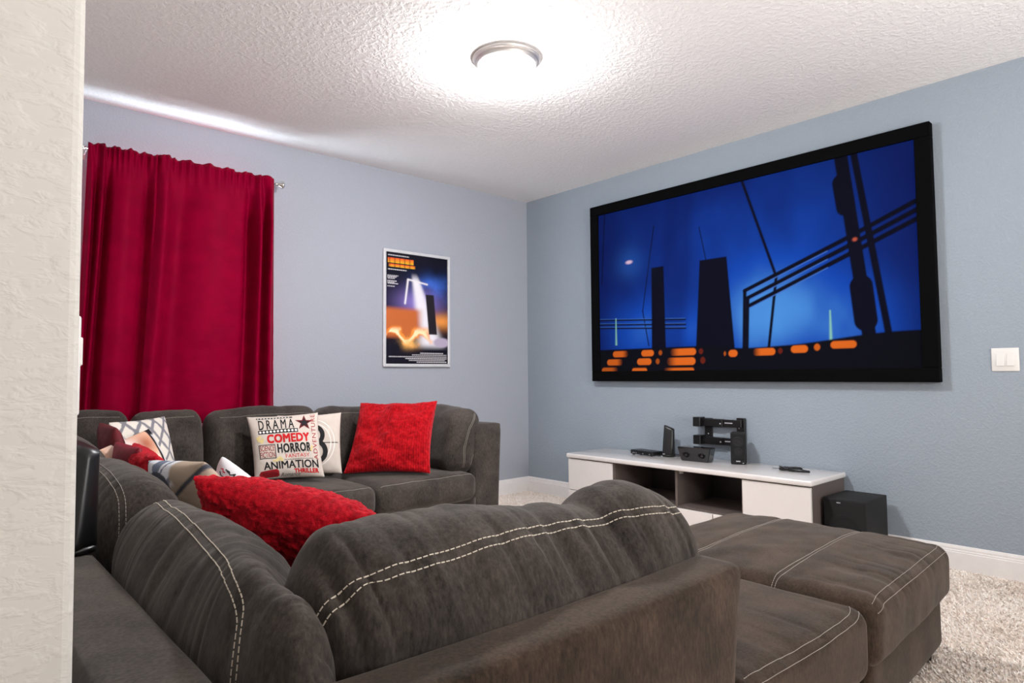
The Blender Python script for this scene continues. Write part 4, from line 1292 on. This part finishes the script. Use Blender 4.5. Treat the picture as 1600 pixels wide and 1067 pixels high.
# white script pillow
def script_cloth(U, V, side):
    n = fbm(np.stack([U * 3, V * 3, np.full_like(U, 9.)], -1), 3)
    return np.array(srgb(222, 220, 222)) * (1 + .05 * n[..., None])
p = Pillow((-3.262, -1.349, 0.47), (-3.261, -1.82, 0.462), (-3.296, -2.006, 0.671), (-3.284, -1.551, 0.747), .12, .03, .40, 6)
p.build('throw_pillow', 'print', 'white pillow with black script lines in front of the word pillow', 50, script_cloth)
sc = []
for j, (ya, xa, xb) in enumerate(((.93, -.35, .9), (.76, -.5, .9), (.55, -.45, .8), (.3, -.3, .7))):
    xs = np.linspace(xa, xb, 60)
    sc.append(stroke(np.stack([xs, ya - .03 * xs + .05 * np.sin(xs * 26 + j) * (.5 + .5 * np.sin(xs * 7))], 1), .022 + .02 * (.5 + .5 * np.sin(xs * 26))))
p.decal('script', sc, 'ink')
p.decal('script', [stroke([(-.55, .86), (-.45, .90), (-.35, .86), (-.25, .88)], .03), stroke([(-.7, .55), (-.6, .60), (-.52, .54)], .03)], 'ink_red')

# diamond pillow in the corner
def diamonds(U, V, side):
    c = np.zeros(U.shape + (3,)) + np.array(srgb(222, 214, 204))
    a = (U * .95 + .15) * 2.1; b = (V * .95) * 1.75
    fa = np.abs((a + b) % 1.0 - .5); fb = np.abs((a - b) % 1.0 - .5)
    n = fbm(np.stack([U * 9, V * 9, np.zeros_like(U)], -1), 2) * .03
    gr = np.array(srgb(128, 126, 132))
    k = np.maximum(1 - smooth(.10, .14, fa + n), 1 - smooth(.10, .14, fb + n))
    k = k[..., None]
    return c * (1 - k) + gr * k
p = Pillow((-3.575, -1.015, 0.482), (-3.241, -0.765, 0.492), (-3.258, -0.515, 0.874), (-3.57, -0.784, 0.87), .13, .05, .40, 7)
p.build('throw_pillow', 'print', 'off-white pillow with grey diamond lattice in the sofa corner', 90, diamonds)

# photo print pillow
def photo(U, V, side):
    n = fbm(np.stack([U * 1.6, V * 1.6, np.full_like(U, 3.)], -1), 3)
    c = np.zeros(U.shape + (3,)) + np.array(srgb(226, 178, 150))
    def mix(k, col):
        nonlocal c
        k = np.clip(k, 0, 1)[..., None]
        c = c * (1 - k) + np.array(srgb(*col)) * k
    mix(np.exp(-(((U - .25) / .40) ** 2 + ((V - .55) / .28) ** 2)), (166, 92, 66))
    mix(np.exp(-(((U + .45) / .40) ** 2 + ((V - .60) / .5) ** 2)), (226, 222, 222))
    mix(smooth(.1, .5, n), (236, 206, 186))
    mix(smooth(.66, .70, U), (24, 22, 28))
    mix(smooth(.78, .80, U) * smooth(-.15, -.10, V) * smooth(.82, .74, V) * smooth(.97, .95, U), (206, 202, 204))
    return c
p = Pillow((-3.566, -1.334, 0.497), (-3.32, -1.053, 0.535), (-3.41, -0.847, 0.833), (-3.664, -1.095, 0.768), .10, .02, .38, 8)
p.build('throw_pillow', 'print', 'skin-toned photo print pillow with black stripe before the diamond pillow', 60, photo)
p.decal('lettering', [stroke([(.80, -.62), (.80, -.42), (.90, -.42)], .03), stroke([(.80, -.52), (.88, -.52)], .025), stroke([(.93, -.62), (.93, -.42)], .03)], 'white_ink', .002)

# small red pillows against the left cushions
p = Pillow((-3.566, -1.193, 0.605), (-3.562, -0.795, 0.605), (-3.585, -0.66, 0.865), (-3.592, -1.053, 0.861), .10, .03, .40, 9)
p.build('throw_pillow', 'dark_red', 'dark red pillow with a white tag at the far left of the heap', 40)
p.decal('care_tag', [rect(-.86, -.80, .30, .72)], 'white_ink', .004)
p = Pillow((-3.575, -1.604, .55), (-3.560, -1.139, .55), (-3.592, -1.064, .799), (-3.598, -1.53, .808), .11, .03, .40, 10)
p.build('throw_pillow', 'crimson', 'smooth crimson pillow between the dark red and shaggy red ones', 40)
p = Pillow((-3.545, -1.77, .53), (-3.562, -1.412, .53), (-3.577, -1.35, .813), (-3.576, -1.685, .785), .13, .03, .40, 11, .014)
p.build('throw_pillow', 'red_plush', 'small shaggy red pillow behind the abstract print pillow', 60, None, None, .004)
